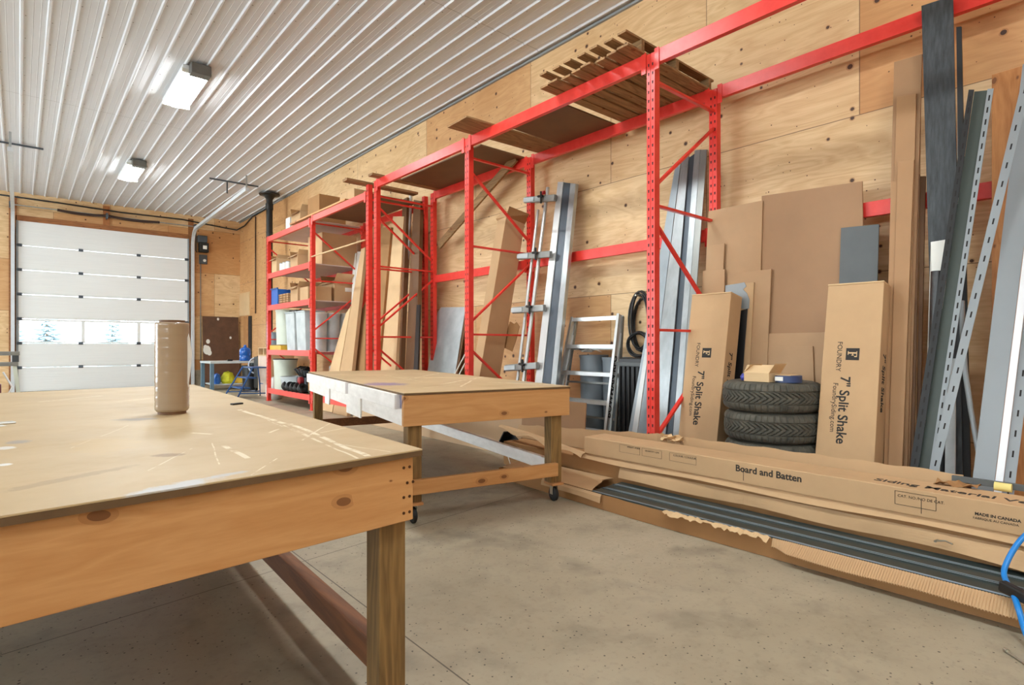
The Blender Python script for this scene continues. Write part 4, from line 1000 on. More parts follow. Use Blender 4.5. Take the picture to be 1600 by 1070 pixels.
# the siding inside
for i_, (dx, zz, lb) in enumerate(((0, .078, 'top dark siding length lying in the open carton on the floor'), (.012, .052, 'second dark siding length under the top one in the open carton'), (-.004, .026, 'third dark siding length in the open carton, front edge just showing'))):
    t = thing('siding_length', (3.2, 1.1, zz - .0), lb, 'siding', 'dark siding in the open carton')
    x0 = 2.992 + dx; ye, ysn = YE + .02, 2.62 - .03 * i_
    P_ = [(0, 0), (.010, .016), (.022, .018), (.105, .018), (.115, .024), (.124, .018), (.133, .024), (.143, .018), (.236, .018), (.244, .023), (.252, .018), (.26, .023), (.268, .018), (.36, .018), (.36, .014), (.022, .014)]
    P_ = [(u * (.335 / .36), v) for u, v in P_]
    slope = .10
    m = MB().prism([(x0 + u, ye, zz + v + u * .03) for u, v in P_], (.0, ysn - ye, 0)); m.build('panel', SIDING, t)
    if i_ == 0:
        m = MB()
        for u in (.115, .133, .244, .26): m.tube([(x0 + u * .93, ye, zz + .0243 + u * .03), (x0 + u * .93, ysn - .02, zz + .0243 + u * .03)], .0022, 6)
        m.tube([(x0 + .012, ye, zz + .017), (x0 + .012, ysn, zz + .017)], .0045, 8)
        m.build('ridge_highlight', SIDING_HI, t)
# closed carton behind, lid flap over the siding
cc_ = thing('closed_siding_carton', (3.5, 1.8, 0), 'long closed cardboard carton under the lettered carton, its flaps spread out', 'carton')
YS2 = 4.05
ys = [YE + (YS2 - YE) * i / 40 for i in range(41)]
m = MB(); m.box((3.375, YE, .0), (3.655, 3.15, .255)); m.box((3.40, 3.1505, .0), (3.655, YS2, .215)); m.build('carton_body', CARD_D, cc_, bev=.004)
def lerp(a, b, t): return a + (b - a) * t
yy = [YE + (3.05 - YE) * i / 50 for i in range(51)]
def zC(y): return .262
rows = []
for g in (0, .5, 1):
    rows.append([(3.374 - .030 * g + .004 * math.sin(y * 9) * g, y, .262 - .045 * g - .006 * g * math.sin(y * 5 + 1)) for y in yy])
MB().sheet(rows, .003).build('top_edge_flap', CARD, cc_)
# twisted long strip flap at the far end
P = []
for i in range(22):
    f_ = i / 21; y = lerp(3.0, 4.22, f_)
    P.append((3.36 + .16 * f_ ** 1.5, y, .262 + .075 * math.sin(min(1, f_ * 1.1) * PI / 2)))
Q = [(x_ - .055 * (1 - .3 * i / 21), y_ , z_ - .035 + .02 * math.sin(i * .7)) for i, (x_, y_, z_) in enumerate(P)]
MB().sheet([P, [((a_[0] + b_[0]) / 2 - .008, a_[1], (a_[2] + b_[2]) / 2 + .008) for a_, b_ in zip(P, Q)], Q], .003).build('twisted_flap', CARD, cc_)
# kraft lid flap sloping down over the siding: widens towards the camera's right
yy = [YE + (2.66 - YE) * i / 60 for i in range(61)]
def xin(y): return lerp(3.27, 3.49, max(0, min(1, (y - .35) / (2.66 - .35))) ** .8) if y > .35 else 3.26
rows = []
for g in [q / 6 for q in range(7)]:
    row = []
    for y in yy:
        x1 = min(xin(y), 3.345); x0_ = 3.362
        if y > 1.75: x1 = 3.335 - .0 * y
        row.append((lerp(x0_, x1 - .012 * math.sin(y * 6.0), g), y, lerp(.200, .126, g) + .010 * math.sin(g * PI) + .004 * math.sin(y * 7 + g * 3) * g))
    rows.append(row)
MB().sheet(rows, .003).build('lid_flap', KRAFT, cc_)
# back flap standing up along the rack
yy = [.70 + (4.16 - .70) * i / 90 for i in range(91)]
def zb(y): return lerp(.435, .33, max(0, (y - 2.5) / 1.66)) + .004 * math.sin(y * 23) + random.uniform(-.002, .002)
def xbk(y): return 3.672 + .018 * math.sin(y * 1.7) + (.016 * math.sin((y - 2.33) * 60) if 2.3 < y < 2.52 else 0)
rows = [[(3.664 + (xbk(y) - 3.664) * g, y, lerp(.256 if y < 3.15 else .216, zb(y), g)) for y in yy] for g in (0, .25, .5, .75, 1)]
MB().sheet(rows, .004).build('back_flap', CARD, cc_)
rows = [[(3.60 + .05 * math.sin(i_ * 1.3 + j_ * .8) + .012 * j_, 2.30 + .022 * i_, .36 + .022 * j_ + .012 * math.sin(i_ * 2.1 + j_)) for i_ in range(10)] for j_ in range(5)]
rows = [[(3.64 + .018 * math.sin(i_ * 1.3 + j_ * 2.2), 2.31 + .021 * i_, .40 + .014 * j_ + .008 * math.sin(i_ * 2.1 + j_)) for i_ in range(10)] for j_ in range(4)]
MB().sheet(rows, .003).build('crumpled_flap', CARD_L, cc_)
m = MB(); rows = [[(3.56 + .03 * i_ + .01 * math.sin(j_), .62 + .03 * j_, .40 + .014 * math.sin(i_ + j_ * 1.7)) for j_ in range(7)] for i_ in range(4)]
m.sheet(rows, .003); m.build('torn_corner', CARD_D, cc_)
# the lettered carton on top
bb = thing('lettered_carton', (3.48, 1.3, .258), 'long narrow cardboard carton lettered on its front, lying on the closed carton', 'carton')
BY1 = 3.01; bx0, bx1 = 3.352, 3.60
MB().box((bx0, YE, .2575), (bx1, BY1, .388)).build('carton_body', CARD, bb, bev=.005)
def txt(s_, size, px, py, bold=.0, name='printed_text', ydr=(0, 0, 1)):
    p = onX(px, py, bx0); return text_mesh(s_, size, (bx0 - .0006, p.y, p.z), (0, -1, 0), ydr, INK, name, bb, bold=bold)
txt('Board and Batten', .056, 1149, 731, .0012)
for i_, (p0_, p1_, wd_) in enumerate((((968, 697), (1000, 713), 0), ((1003, 702), (1034, 719), 0), ((1046, 706), (1088, 728), 0))):
    a = onX(*p0_, bx0); b = onX(*p1_, bx0); y1_, z1_, y0_, z0_ = a.y, .372, b.y, .318
    m = MB()
    for (ya, yb2, za, zb2) in ((y0_, y1_, z0_, z0_ + .0012), (y0_, y1_, z1_, z1_ + .0012), (y0_, y0_ + .0014, z0_, z1_), (y1_ - .0014, y1_, z0_, z1_)): m.box((bx0 - .0012, ya, za), (bx0 - .0003, yb2, zb2))
    m.build('printed_frame', INK, bb)
txt('WEIGHT / POIDS', .015, 980, 698); txt('QUANTITY / QTE', .015, 1008, 704); txt('COLOUR / COULEUR', .018, 1052, 711)
for yq in (1162, 1440):
    a = onX(yq, 740, bx0); MB().box((bx0 - .0014, a.y, .275), (bx0 - .0003, a.y + .0025, .345)).build('registration_mark', INK, bb)
# box frame with fine print + MADE IN CANADA
a = onX(1398, 765, bx0); b = onX(1463, 790, bx0); m = MB()
for (ya, yb2, za, zb2) in ((b.y, a.y, .300, .302), (b.y, a.y, .366, .368), (b.y, b.y + .002, .300, .368), (a.y - .002, a.y, .300, .368)): m.box((bx0 - .0012, ya, za), (bx0 - .0003, yb2, zb2))
m.build('printed_frame', INK, bb)
text_mesh('CAT. NO./NO DE CAT.', .019, (bx0 - .0006, a.y - .012, .345), (0, -1, 0), (0, 0, 1), INK, 'printed_text', bb)
text_mesh('MADE IN CANADA', .019, (bx0 - .0006, onX(1523, 800, bx0).y, .322), (0, -1, 0), (0, 0, 1), INK, 'printed_text', bb, bold=.0005)
text_mesh('FABRIQUE AU CANADA', .015, (bx0 - .0006, onX(1520, 803, bx0).y, .302), (0, -1, 0), (0, 0, 1), INK, 'printed_text', bb)
text_mesh('Siding Material Vertical', .085, (bx0 + .10, onZ(1362, 750, .39).y, .3886), (0, -1, 0), (1, 0, 0), INK, 'top_lettering', bb, bold=.001)
# grey bar with a yellow foam end lying on it, black corner cap, zip tie, hose, rod, clip
a = onZ(1497, 755, .42); b = onZ(1572, 765, .42)
m = MB().bar((3.655, .74, .415), (3.655, .40, .415), .03, .022, (0, 0, 1)); gb_ = tag(m.build('grey_bar', GREY_D, bev=.002), 'dark grey bar with a yellow foam end lying on the lettered carton', 'bar')
c_ = onZ(1555, 778, .41); MB().tube([(3.62, .565, .412), (3.62, .50, .412)], .021, 14).build('foam_end', TAPE_Y, gb_, smooth=True, auto=50)
cap = onX(794, 692, 3.50)
t = thing('corner_protector', (3.50, cap.y, .0), 'black plastic corner protector on a strap at the far end of the flat cartons', 'protector')
RXm = Matrix.Translation((3.50, cap.y - .02, cap.z)) @ Matrix.Rotation(.6, 4, 'X')
m = MB(); m.box((-.05, -.09, -.075), (.05, .09, -.06), mx=RXm); m.box((-.05, -.09, -.06), (.05, -.075, .075), mx=RXm); m.box((-.05, .075, -.06), (.05, .09, .075), mx=RXm); m.box((.035, -.075, -.06), (.05, .075, .075), mx=RXm)
m.build('cap_body', PLASTIC_K, t, bev=.004)
q = onZ(795, 748, .005)
MB().tube([(3.47, cap.y - .06, cap.z - .05), (3.38, cap.y - .12, .12), (q.x + .1, q.y + .05, .012), (q.x + .02, q.y, .006)], .004, 6).build('strap', WHITE_PL, t)
hs = [(3.45, .10, .42), (3.38, .28, .400), (3.22, .40, .30), (3.10, .45, .18), (3.02, .43, .135), (2.93, .40, .13), (2.86, .375, .10), (2.80, .345, .035), (2.70, .30, .014), (2.55, .18, .013), (2.4, -.05, .013)]
ho = thing('air_hose', (3.0, .4, 0), 'bright blue air hose draped over the right end of the open carton', 'hose')
P_ = []
for i in range(len(hs) - 1):
    p0, p1, p2, p3 = (Vector(hs[max(0, min(len(hs) - 1, i + d))]) for d in (-1, 0, 1, 2))
    for q in range(6):
        u = q / 6; P_.append(.5 * ((2 * p1) + (p2 - p0) * u + (2 * p0 - 5 * p1 + 4 * p2 - p3) * u * u + (3 * p1 - p0 - 3 * p2 + p3) * u ** 3))
MB().tube(P_, .0105, 10).build('hose_line', CYAN_HOSE, ho, smooth=True)
MB().bar((2.955, .44, .148), (2.895, .34, .135), .045, .035, (0, 0, 1)).build('hose_clip', PLASTIC_K, ho, bev=.008)
q = onZ(1573, 1017, .006)
m = MB().tube([(q.x, q.y, .006), (q.x - .06, q.y - .06, .006), (q.x - .3, q.y - .28, .006)], .005, 8); m.tube([(q.x + .006, q.y + .006, .008), (q.x - .003, q.y - .003, .008)], .008, 8)
tag(m.build('steel_bolt', BOLT, smooth=True, auto=50), 'thin steel rod on the concrete floor in the lower right corner', 'rod')
q = onZ(1476, 850, .16)
m = MB().tube([(q.x, q.y + .03, .168), (q.x + .01, q.y, .174), (q.x, q.y - .03, .168)], .004, 6); m.tube([(q.x - .01, q.y + .035, .166), (q.x + .012, q.y + .03, .168)], .006, 6)
tag(m.build('wire_clip', BOLT), 'small bent metal clip lying on the kraft flap of the flat carton', 'clip')

# ------------------------------------------------------------------ far end: garage door hardware
def curve_track(xc, lb):
    t = thing('door_track', (xc, YB - .1, 0), lb, 'track')
    P = [(xc, YB - .13, .01), (xc, YB - .13, 3.88)]
    for q in range(1, 7): a = q / 6 * PI / 2; P.append((xc, YB - .13 - .42 * (1 - math.cos(a)), 3.88 + .42 * math.sin(a) * 1.0))
    P.append((xc, 12.75, 4.40))
    m = MB()
    pts = [Vector(p) for p in P]
    for i in range(len(pts) - 1): m.bar(pts[i], pts[i + 1] + (pts[i + 1] - pts[i]).normalized() * .004, .07, .075, (1, 0, 0))
    m.build('rail', M('pale_galvanised_track', (206, 212, 216), .4, .2, .06), t)
    MB().bar((xc, 12.80, 4.43), (xc, 12.80, ZC - .02), .035, .004, (1, 0, 0)).build('hanger', GALV, t)
    MB().bar((xc - .55, 13.5, ZC - .035), (xc + .45, 13.5, ZC - .035), .03, .03, (0, 1, 0)).build('cross_angle', STEEL_D, t)
    MB().bar((xc - .2, 13.5, 4.43), (xc - .2, 13.5, ZC - .04), .03, .004, (1, 0, 0)).build('hanger', STEEL_D, t)
    MB().box((xc - .03, YB - .10, .0), (xc + .03, YB - .037, 3.9)).build('wall_angle', GREY_P, t)
curve_track(3.64, 'right curved steel track of the garage door, running up and along the ceiling')
curve_track(-.115, 'left curved steel track of the garage door at the left edge of the photo')
ts = thing('torsion_shaft', (1.7, YB - .17, 4.40), 'steel torsion shaft with dark springs mounted above the garage door', 'shaft')
MB().tube([(-.15, YB - .17, 4.40), (3.72, YB - .17, 4.40)], .014, 10).build('shaft', GALV, ts, smooth=True, auto=50)
for a_, b_ in ((.70, 1.66), (1.72, 2.84)):
    n_ = int((b_ - a_) / .018); m = MB()
    m.tube([(a_ + (b_ - a_) * i / (n_ * 2), YB - .17, 4.40 - .03 * math.sin(PI * i / (n_ * 2))) for i in range(n_ * 2 + 1)], [.036 if i % 2 else .030 for i in range(n_ * 2 + 1)], 12); m.build('torsion_spring', M('dark_spring', (62, 42, 34), .5, .5), ts)
for xx in (-.16, 1.69, 3.70): MB().box((xx - .02, YB - .20, 4.33), (xx + .02, YB - .036, 4.47)).build('bearing_plate', STEEL_D, ts)
op = thing('door_opener', (3.86, YB - .12, 3.75), 'grey and black door opener motor on the wall right of the garage door', 'opener')
MB().box((3.80, YB - .20, 3.72), (4.03, YB - .001, 3.98)).build('motor_box', BLACK, op, bev=.01)
MB().box((3.76, YB - .17, 3.99), (4.00, YB - .001, 4.18)).build('gear_housing', STEEL_D, op, bev=.01)
MB().box((3.88, YB - .206, 3.80), (3.98, YB - .2005, 3.90)).build('rating_label', PAPER, op)
MB().tube([(3.72, YB - .12, 4.36), (3.72, YB - .12, 3.75), (3.75, YB - .12, 3.70)], .014, 8).build('drive_chain', BLACK, op)
eb_ = thing('junction_box', (3.9, YB - .05, 3.4), 'small dark electrical box with a round outlet below the door opener', 'electrical box')
MB().box((3.82, YB - .06, 3.40), (4.02, YB - .001, 3.66)).build('box_body', STEEL_D, eb_, bev=.005)
MB().tube([(3.95, YB - .061, 3.50), (3.95, YB - .072, 3.50)], .04, 14).build('outlet', WHITE_PL, eb_)
tag(MB().tube([(3.86, YB - .02, 3.395), (3.86, YB - .02, .43)], .011, 8).build('conduit', GREY_P, smooth=True), 'thin grey conduit running down the wall beside the garage door', 'conduit')
tag(MB().tube([(-.6, YB - .03, 4.62), (.8, YB - .04, 4.60), (2.0, YB - .04, 4.56), (3.4, YB - .04, 4.58), (4.4, YB - .04, 4.50), (4.80, YB - .06, 4.47), (4.86, YB - .6, 4.52), (4.87, 16.6, 4.66), (4.87, 15.0, 4.67)], .018, 8).build('wall_cable', BLACK, smooth=True), 'black cable looped along the top of the far wall into the corner', 'cable')
tag(MB().tube([(4.87, 16.31, 4.62), (4.87, 16.31, 1.98)], .016, 8).build('conduit', M('dark_brown_conduit', (60, 36, 28), .5), smooth=True), 'dark vertical conduit on the long wall near the corner', 'conduit')
db = thing('dark_board', (4.35, YB - .1, 0), 'dark brown paint-splashed board standing against the far wall in the corner', 'board')
DBM = M('dark_stained_board', (92, 62, 42), .6, 0, .25, 5)
MB().prism([(3.90, YB - .05, 1.93), (4.84, YB - .05, 1.93), (4.84, YB - .16, .43), (3.90, YB - .16, .43)], (0, .018, 0)).build('board_face', DBM, db)
MB().prism([(3.90, YB - .162, .43), (4.84, YB - .162, .43), (4.84, YB - .20, .002), (3.90, YB - .20, .002)], (0, .018, 0)).build('board_foot', DBM, db)
m = MB()
for cx_, cz_, r_ in ((4.00, .98, .10), (3.96, 1.06, .05), (4.03, 1.22, .05), (4.62, 1.33, .03), (4.30, 1.86, .03), (4.06, .90, .06)):
    f_ = (1.93 - cz_) / 1.5 * .11; m.lathe([(0, 0), (r_, 0), (r_ * .9, .001), (0, .001)], (0, 0, 0), 11, mx=Matrix.Translation((cx_, YB - .0505 - f_, cz_)) @ Matrix.Rotation(PI / 2 - .073, 4, 'X') @ Matrix.Diagonal((1, 1.3, 1, 1)))
m.build('paint_splash', WHITE_PL, db)
struct(MB().box((XR - .03, 16.72, .0), (XR - .001, 16.96, 1.93)).build('door_2', M('dark_door_edge', (40, 34, 30), .6, 0), loc=(XR, 16.8, 0)))
m = MB(); m.box((XR - .03, 17.0, 0), (XR - .001, 17.42, 1.93)); struct(m.build('trim_5', wood('casing_timber', (196, 146, 96), (170, 116, 66), 2), loc=(XR, 17.2, 0)))
tag(MB().box((XR - .02, 16.9, 1.96), (XR - .001, YB - .01, 2.62)).build('plywood_patch', CARD_L), 'small pale plywood patch on the long wall above the dark door edge', 'board')

# stove pipe
sp = thing('stove_pipe', (4.485, 13.97, .86), 'black stove pipe rising to a round flange on the ceiling beside the far shelves', 'stove pipe')
MB().lathe([(.0, 0), (.072, 0), (.072, 2.9), (.076, 2.905), (.076, 2.93), (.072, 2.94), (.072, 3.45), (.085, 3.46), (.085, 3.60), (.072, 3.61), (.072, 3.72), (0, 3.72)], (4.485, 13.97, .86), 24).build('pipe', BLACK, sp, smooth=True, auto=35)
MB().lathe([(.073, 4.56), (.12, 4.63), (.17, 4.66), (.23, 4.665), (.235, 4.69), (.10, 4.705), (.073, 4.70)], (4.485, 13.97, 0), 28).build('ceiling_flange', BLACK, sp, smooth=True, auto=35)
wt = thing('wood_stove', (4.485, 13.97, 0), 'black stove under the pipe, hidden behind the far shelves', 'stove')
MB().box((4.22, 13.66, .10), (4.75, 14.28, .84)).build('firebox', BLACK, wt, bev=.02)
for sx in (4.26, 4.69):
    for sy in (13.7, 14.22): MB().box((sx - .02, sy - .02, 0), (sx + .02, sy + .02, .0995)).build('leg', BLACK, wt)
MB().box((4.33, 13.64, .3), (4.64, 13.6595, .62)).build('stove_door', STEEL_D, wt, bev=.005)
MB().box((4.28, 13.7, .8405), (4.70, 14.24, .8595)).build('stove_top', BLACK, wt)

# wooden crate with pail left of the shelving
wc = thing('wooden_crate', (4.3, 13.0, 0), 'pale wooden crate with pigeonholes standing left of the far shelves', 'crate')
m = MB(); m.box((4.02, 12.55, .0), (4.55, 12.58, 1.06)); m.box((4.02, 13.25, .0), (4.55, 13.28, 1.06)); m.box((4.02, 12.58, 1.04), (4.55, 13.25, 1.06)); m.box((4.53, 12.58, 0), (4.55, 13.25, 1.04)); m.box((4.02, 12.58, .88), (4.53, 13.25, .90)); m.box((4.02, 12.90, .90), (4.53, 12.93, 1.04))
m.build('crate_body', CARD_L, wc)
MB().box((4.02, 12.585, .0), (4.04, 13.245, .875)).build('front_panel', M('pinkish_board', (222, 196, 176), .6, 0, .08), wc)
pail('grey_pail', (4.26, 12.80, 1.061), .15, .17, .33, BIN_G, 'blue grey pail standing on the wooden crate left of the far shelves', 'pail')

# blue bench with water jug
bn = thing('work_table', (4.2, 15.8, 0), 'low white-topped table with blue grey legs in the far corner', 'table')
MB().box((3.52, 15.3, .66), (4.84, 16.35, .71)).build('table_top', GREY_L, bn, bev=.004)
for xx in (3.53, 4.75):
    for yy in (15.32, 16.25): MB().box((xx, yy, 0), (xx + .08, yy + .08, .6595)).build('leg', M('blue_grey_leg', (98, 124, 140), .5, .1), bn, bev=.003)
MB().box((3.62, 15.42, .12), (4.74, 16.24, .15)).build('lower_shelf', GREY_L, bn)
jg = onY(383, 562, 15.62)
jug = thing('water_jug', (jg.x, 15.62, .7105), 'blue plastic water jug standing on the low table', 'water jug')
MB().lathe([(0, 0), (.125, .0), (.135, .02), (.135, .13), (.128, .14), (.135, .15), (.135, .27), (.11, .32), (.04, .355), (.03, .37), (0, .37)], (jg.x, 15.62, .7105), 28).build('jug_body', M('blue_jug_plastic', (34, 110, 205), .15, 0, .05, **{'Transmission Weight': .35}), jug, smooth=True, auto=35)
MB().lathe([(0, .3705), (.034, .3705), (.034, .41), (0, .41)], (jg.x, 15.62, .7105), 16).build('jug_cap', BLUE_PL, jug)
q = onY(362, 562, 15.5); tag(MB().tube([(q.x - .1, 15.5, .735), (q.x + .02, 15.5, .735)], .022, 10).build('spray_nozzle', PLASTIC_K, smooth=True, auto=50), 'black nozzle lying on the low table left of the water jug', 'nozzle')
hc = onY(398, 576, 14.6)
m = MB()
for i_ in range(5): m.tube([(hc.x + (.17 - .008 * i_) * math.cos(a_ * PI / 12), 14.50 + .028 * i_, .62 + (.19 - .008 * i_) * math.sin(a_ * PI / 12)) for a_ in range(25)], .016, 8)
m.tube([(hc.x + .17, 14.60, .62), (hc.x + .2, 14.6, .3), (hc.x + .1, 14.5, .012), (hc.x - .2, 14.4, .012)], .014, 8)
tag(m.build('coiled_hose', M('white_blue_hose', (206, 216, 232), .4, 0, .1, 30), smooth=True), 'coiled white and blue hose hanging between the low table and the blue steps', 'hose')
hv = MB(); rnd = random.Random(3)
for nm_, mat_, c0_, s_, lb in (('reflective_vest', HIVIS, (3.98, 15.55, .151), (.16, .14, .30), 'crumpled yellow high-visibility vest on the shelf under the low table'), ('yellow_can', YELLOW, (4.30, 15.55, .151), (.17, .12, .16), 'yellow container on the shelf under the low table'), ('blue_bag', BLUE_PL, (3.72, 15.52, .151), (.08, .12, .26), 'blue bag at the left end of the shelf under the low table')):
    m = MB(); pr_ = [(0, 0), (.8, .0), (1, .2), (.95, .55), (.6, .9), (0, 1)]
    m.lathe([(r, z) for r, z in pr_], (0, 0, 0), 16, mx=Matrix.Translation(c0_) @ Matrix.Diagonal((*s_, 1)))
    for i_, v in enumerate(m.v):
        if v.z > c0_[2] + .01: m.v[i_] = v + Vector((rnd.uniform(-.018, .018), rnd.uniform(-.015, .015), rnd.uniform(-.012, .012)))
    tag(m.build(nm_, mat_), lb, nm_.split('_')[1])
# blue rolling steps
def S(px, py): return onZ(px, py, 0)
A1, A2, B1, B2_ = S(343, 611.6), S(372, 617.6), S(398.7, 625), S(414, 628)
st = thing('step_stool', (3.6, 12.6, 0), 'blue tubular steel rolling steps standing in front of the low table', 'steps')
F1 = Vector((3.22, 12.95, .02)); F2 = Vector((3.52, 12.35, .02)); R1 = Vector((3.98, 13.30, .02)); R2 = Vector((4.02, 12.28, .02))
F1 = Vector((3.30, 13.15, .02)); F2 = Vector((3.36, 12.45, .02)); R1 = Vector((4.02, 13.12, .02)); R2 = Vector((4.06, 12.42, .02))
TP = .64
def up_(v, w_): return Vector((w_, v.y, TP))
for F_, R_ in ((F1, R1), (F2, R2)):
    MB().tube([F_, up_(F_, 3.66), up_(F_, 3.98), R_], .016, 8).build('side_frame', BLUE, st, smooth=True)
    MB().tube([F_ + Vector((.04, 0, .10)), R_ + Vector((0, 0, .08))], .012, 8).build('base_rail', BLUE, st, smooth=True)
for f_, nm_ in ((.33, 'step'), (.66, 'step'), (1.0, 'platform')):
    xx = lerp(3.30, 3.66, f_); z_ = lerp(.02, TP, f_)
    MB().box((xx, 12.45, z_ - .012), (xx + (.20 if f_ < 1 else .32), 13.12, z_ + .012)).build(nm_, BLUE, st, bev=.003)
for R_ in (F1, F2, R1, R2): MB().tube([(R_.x, R_.y, 0), (R_.x, R_.y, .03)], .022, 10).build('rubber_foot', RUBBER_K, st)
MB().tube([R1 + Vector((0, 0, .25)), R2 + Vector((0, 0, .25))], .012, 8).build('cross_rail', BLUE, st)
pail('black_bin', (4.28, 14.72, 0), .17, .20, .62, PLASTIC_K, 'black bin standing behind the blue steps', 'bin')
m = MB(); m.lathe([(0, 0), (.13, .0), (.17, .10), (.16, .28), (.08, .42), (.03, .46), (0, .46)], (3.98, 12.08, 0), 18); rnd = random.Random(8)
for i_, v in enumerate(m.v):
    if v.z > .02: m.v[i_] = v + Vector((rnd.uniform(-.02, .02), rnd.uniform(-.02, .02), 0))
tag(m.build('white_bag', WHITE_PL, smooth=True), 'lumpy white bag on the floor at the left foot of the far shelves', 'bag')

# contents of the far shelves
def cbx(name, x0, x1, y0, y1, z0, h_, label, cat='box', mat=CARD, flaps='open', tape=False):
    t = thing(name, ((x0 + x1) / 2, (y0 + y1) / 2, z0), label, cat)
    m = MB(); th = .006
    if flaps == 'open':
        m.box((x0, y0, z0), (x1, y1, z0 + th)); m.box((x0, y0, z0 + th), (x0 + th, y1, z0 + h_)); m.box((x1 - th, y0, z0 + th), (x1, y1, z0 + h_)); m.box((x0 + th, y0, z0 + th), (x1 - th, y0 + th, z0 + h_)); m.box((x0 + th, y1 - th, z0 + th), (x1 - th, y1, z0 + h_))
    else: m.box((x0, y0, z0), (x1, y1, z0 + h_))
    m.build('carton_body', mat, t, bev=.002)
    if flaps == 'open':
        e = .4 * (y1 - y0); zt_ = z0 + h_
        MB().prism([(x0, y0, zt_), (x1, y0, zt_), (x1, y0 - e * .5, zt_ + e * .55), (x0, y0 - e * .5, zt_ + e * .55)], (0, .003, .003)).build('flap', CARD_L, t)
        MB().prism([(x0, y1, zt_), (x1, y1, zt_), (x1, y1 + e * .25, zt_ + e * .6), (x0, y1 + e * .25, zt_ + e * .6)], (0, -.003, .003)).build('flap', CARD_D, t)
        MB().prism([(x0, y0 + .01, zt_), (x0, y1 - .01, zt_), (x0 - .07, y1 - .01, zt_ - .05), (x0 - .07, y0 + .01, zt_ - .05)], (.003, 0, .003)).build('flap', CARD, t)
    elif tape: MB().box((x0 - .001, (y0 + y1) / 2 - .025, z0 + .0), (x1 + .001, (y0 + y1) / 2 + .025, z0 + h_ + .001)).build('packing_tape', KRAFT, t)
    return t
Z5, Z4, Z3, Z2, Z1 = 3.2545, 2.5145, 1.8845, 1.0045, .2445
slab('plywood_sheet', 3.80, 4.66, 7.62, 9.50, 3.301, .018, MDF_D, 'dark plywood sheet on the top beams between the paired uprights and the far shelves', 'board')
slab('timber_strip', 3.76, 3.84, 8.25, 10.6, 3.3195, .03, PINE_Y, 'pale timber strip along the front top edge of the far rack', 'board')
slab('timber_strip', 3.86, 3.93, 8.3, 10.4, 3.3195, .03, CARD_L, 'second pale timber strip behind the front strip on the far rack', 'board')
cbx('cardboard_box', 3.90, 4.25, 10.98, 11.2, Z5, .30, 'small pale box, farthest along the top of the far rack', mat=WHITE_PL, flaps='closed')
cbx('cardboard_box', 3.90, 4.35, 10.45, 10.90, Z5, .33, 'open brown box on top of the far rack next to the pale one')
t = cbx('cardboard_box', 3.96, 4.45, 9.72, 10.24, Z5, .50, 'large tilted brown box on top of the far rack', flaps='closed', mat=CARD_D)
cbx('cardboard_box', 4.15, 4.60, 8.75, 9.30, 3.3195, .36, 'box on top of the rack nearest the paired uprights', flaps='closed', tape=True)
cbx('cardboard_box', 3.80, 4.10, 11.42, 11.70, Z4, .30, 'open pale box at the left end of the second shelf from the top', mat=CARD_L)
for i_ in range(3):
    yy = 11.26 - .17 * i_; t = thing('white_can', (3.86, yy, Z4), ('leftmost', 'middle', 'rightmost')[i_] + ' of three small white cans on the second shelf from the top', 'can', 'white cans on the upper shelf')
    MB().lathe([(0, 0), (.055, 0), (.055, .17), (0, .17)], (3.86, yy, Z4), 16).build('can_body', WHITE_PL, t, smooth=True, auto=40); MB().lathe([(0, .1705), (.057, .1705), (.057, .18), (0, .18)], (3.86, yy, Z4), 16).build('lid', GREY_P, t)
cbx('cardboard_box', 3.84, 4.30, 10.42, 10.78, Z4, .26, 'crushed open brown box in the middle of the second shelf from the top')
cbx('cardboard_box', 3.98, 4.62, 9.64, 10.28, Z4, .56, 'biggest brown box, at the right end of the second shelf from the top', flaps='closed')
t = thing('blue_bin', (4.0, 11.55, Z3), 'blue plastic bin at the left end of the third shelf from the top', 'bin')
m = MB(); th = .008; x0, x1, y0_, y1_ = 3.80, 4.30, 11.36, 11.72
m.box((x0, y0_, Z3), (x1, y1_, Z3 + th)); m.box((x0, y0_, Z3 + th), (x0 + th, y1_, Z3 + .32)); m.box((x1 - th, y0_, Z3 + th), (x1, y1_, Z3 + .32)); m.box((x0 + th, y0_, Z3 + th), (x1 - th, y0_ + th, Z3 + .32)); m.box((x0 + th, y1_ - th, Z3 + th), (x1 - th, y1_, Z3 + .32))
m.build('bin_body', BLUE_PL, t); MB().box((x0 - .02, y0_ - .02, Z3 + .3205), (x0 + th, y1_ + .02, Z3 + .345)).build('rim', BLUE, t)
for i_ in range(6):
    xx, yy = 3.82 + .0 * i_, 11.26 - .085 * i_
    m = MB()
    for j_ in range(5): m.box((3.80, yy - .034, Z3 + .002 + .042 * j_), (4.16, yy + .034, Z3 + .034 + .042 * j_))
    tag(m.build('cardboard_tray_stack', CARD if i_ % 2 else CARD_D), ('first', 'second', 'third', 'fourth', 'fifth', 'sixth')[i_] + ' from the left of the stacked cardboard trays beside the blue bin', 'trays', 'stacked cardboard trays on the third shelf')
cbx('cardboard_box', 3.82, 4.26, 10.36, 10.72, Z3, .30, 'tall open box in the middle of the third shelf from the top')
cbx('cardboard_box', 3.84, 4.16, 9.92, 10.30, Z3, .26, 'brown box third from the right on the third shelf', flaps='closed')
t = cbx('cardboard_box', 4.20, 4.64, 9.64, 10.20, Z3, .36, 'open brown box with a white label at the right end of the third shelf')
MB().box((4.40, 9.632, Z3 + .18), (4.54, 9.6395, Z3 + .25)).build('address_label', PAPER, t)
cbx('cardboard_box', 3.86, 4.14, 9.62, 9.88, Z3, .24, 'small brown box by the front upright on the third shelf', flaps='closed')
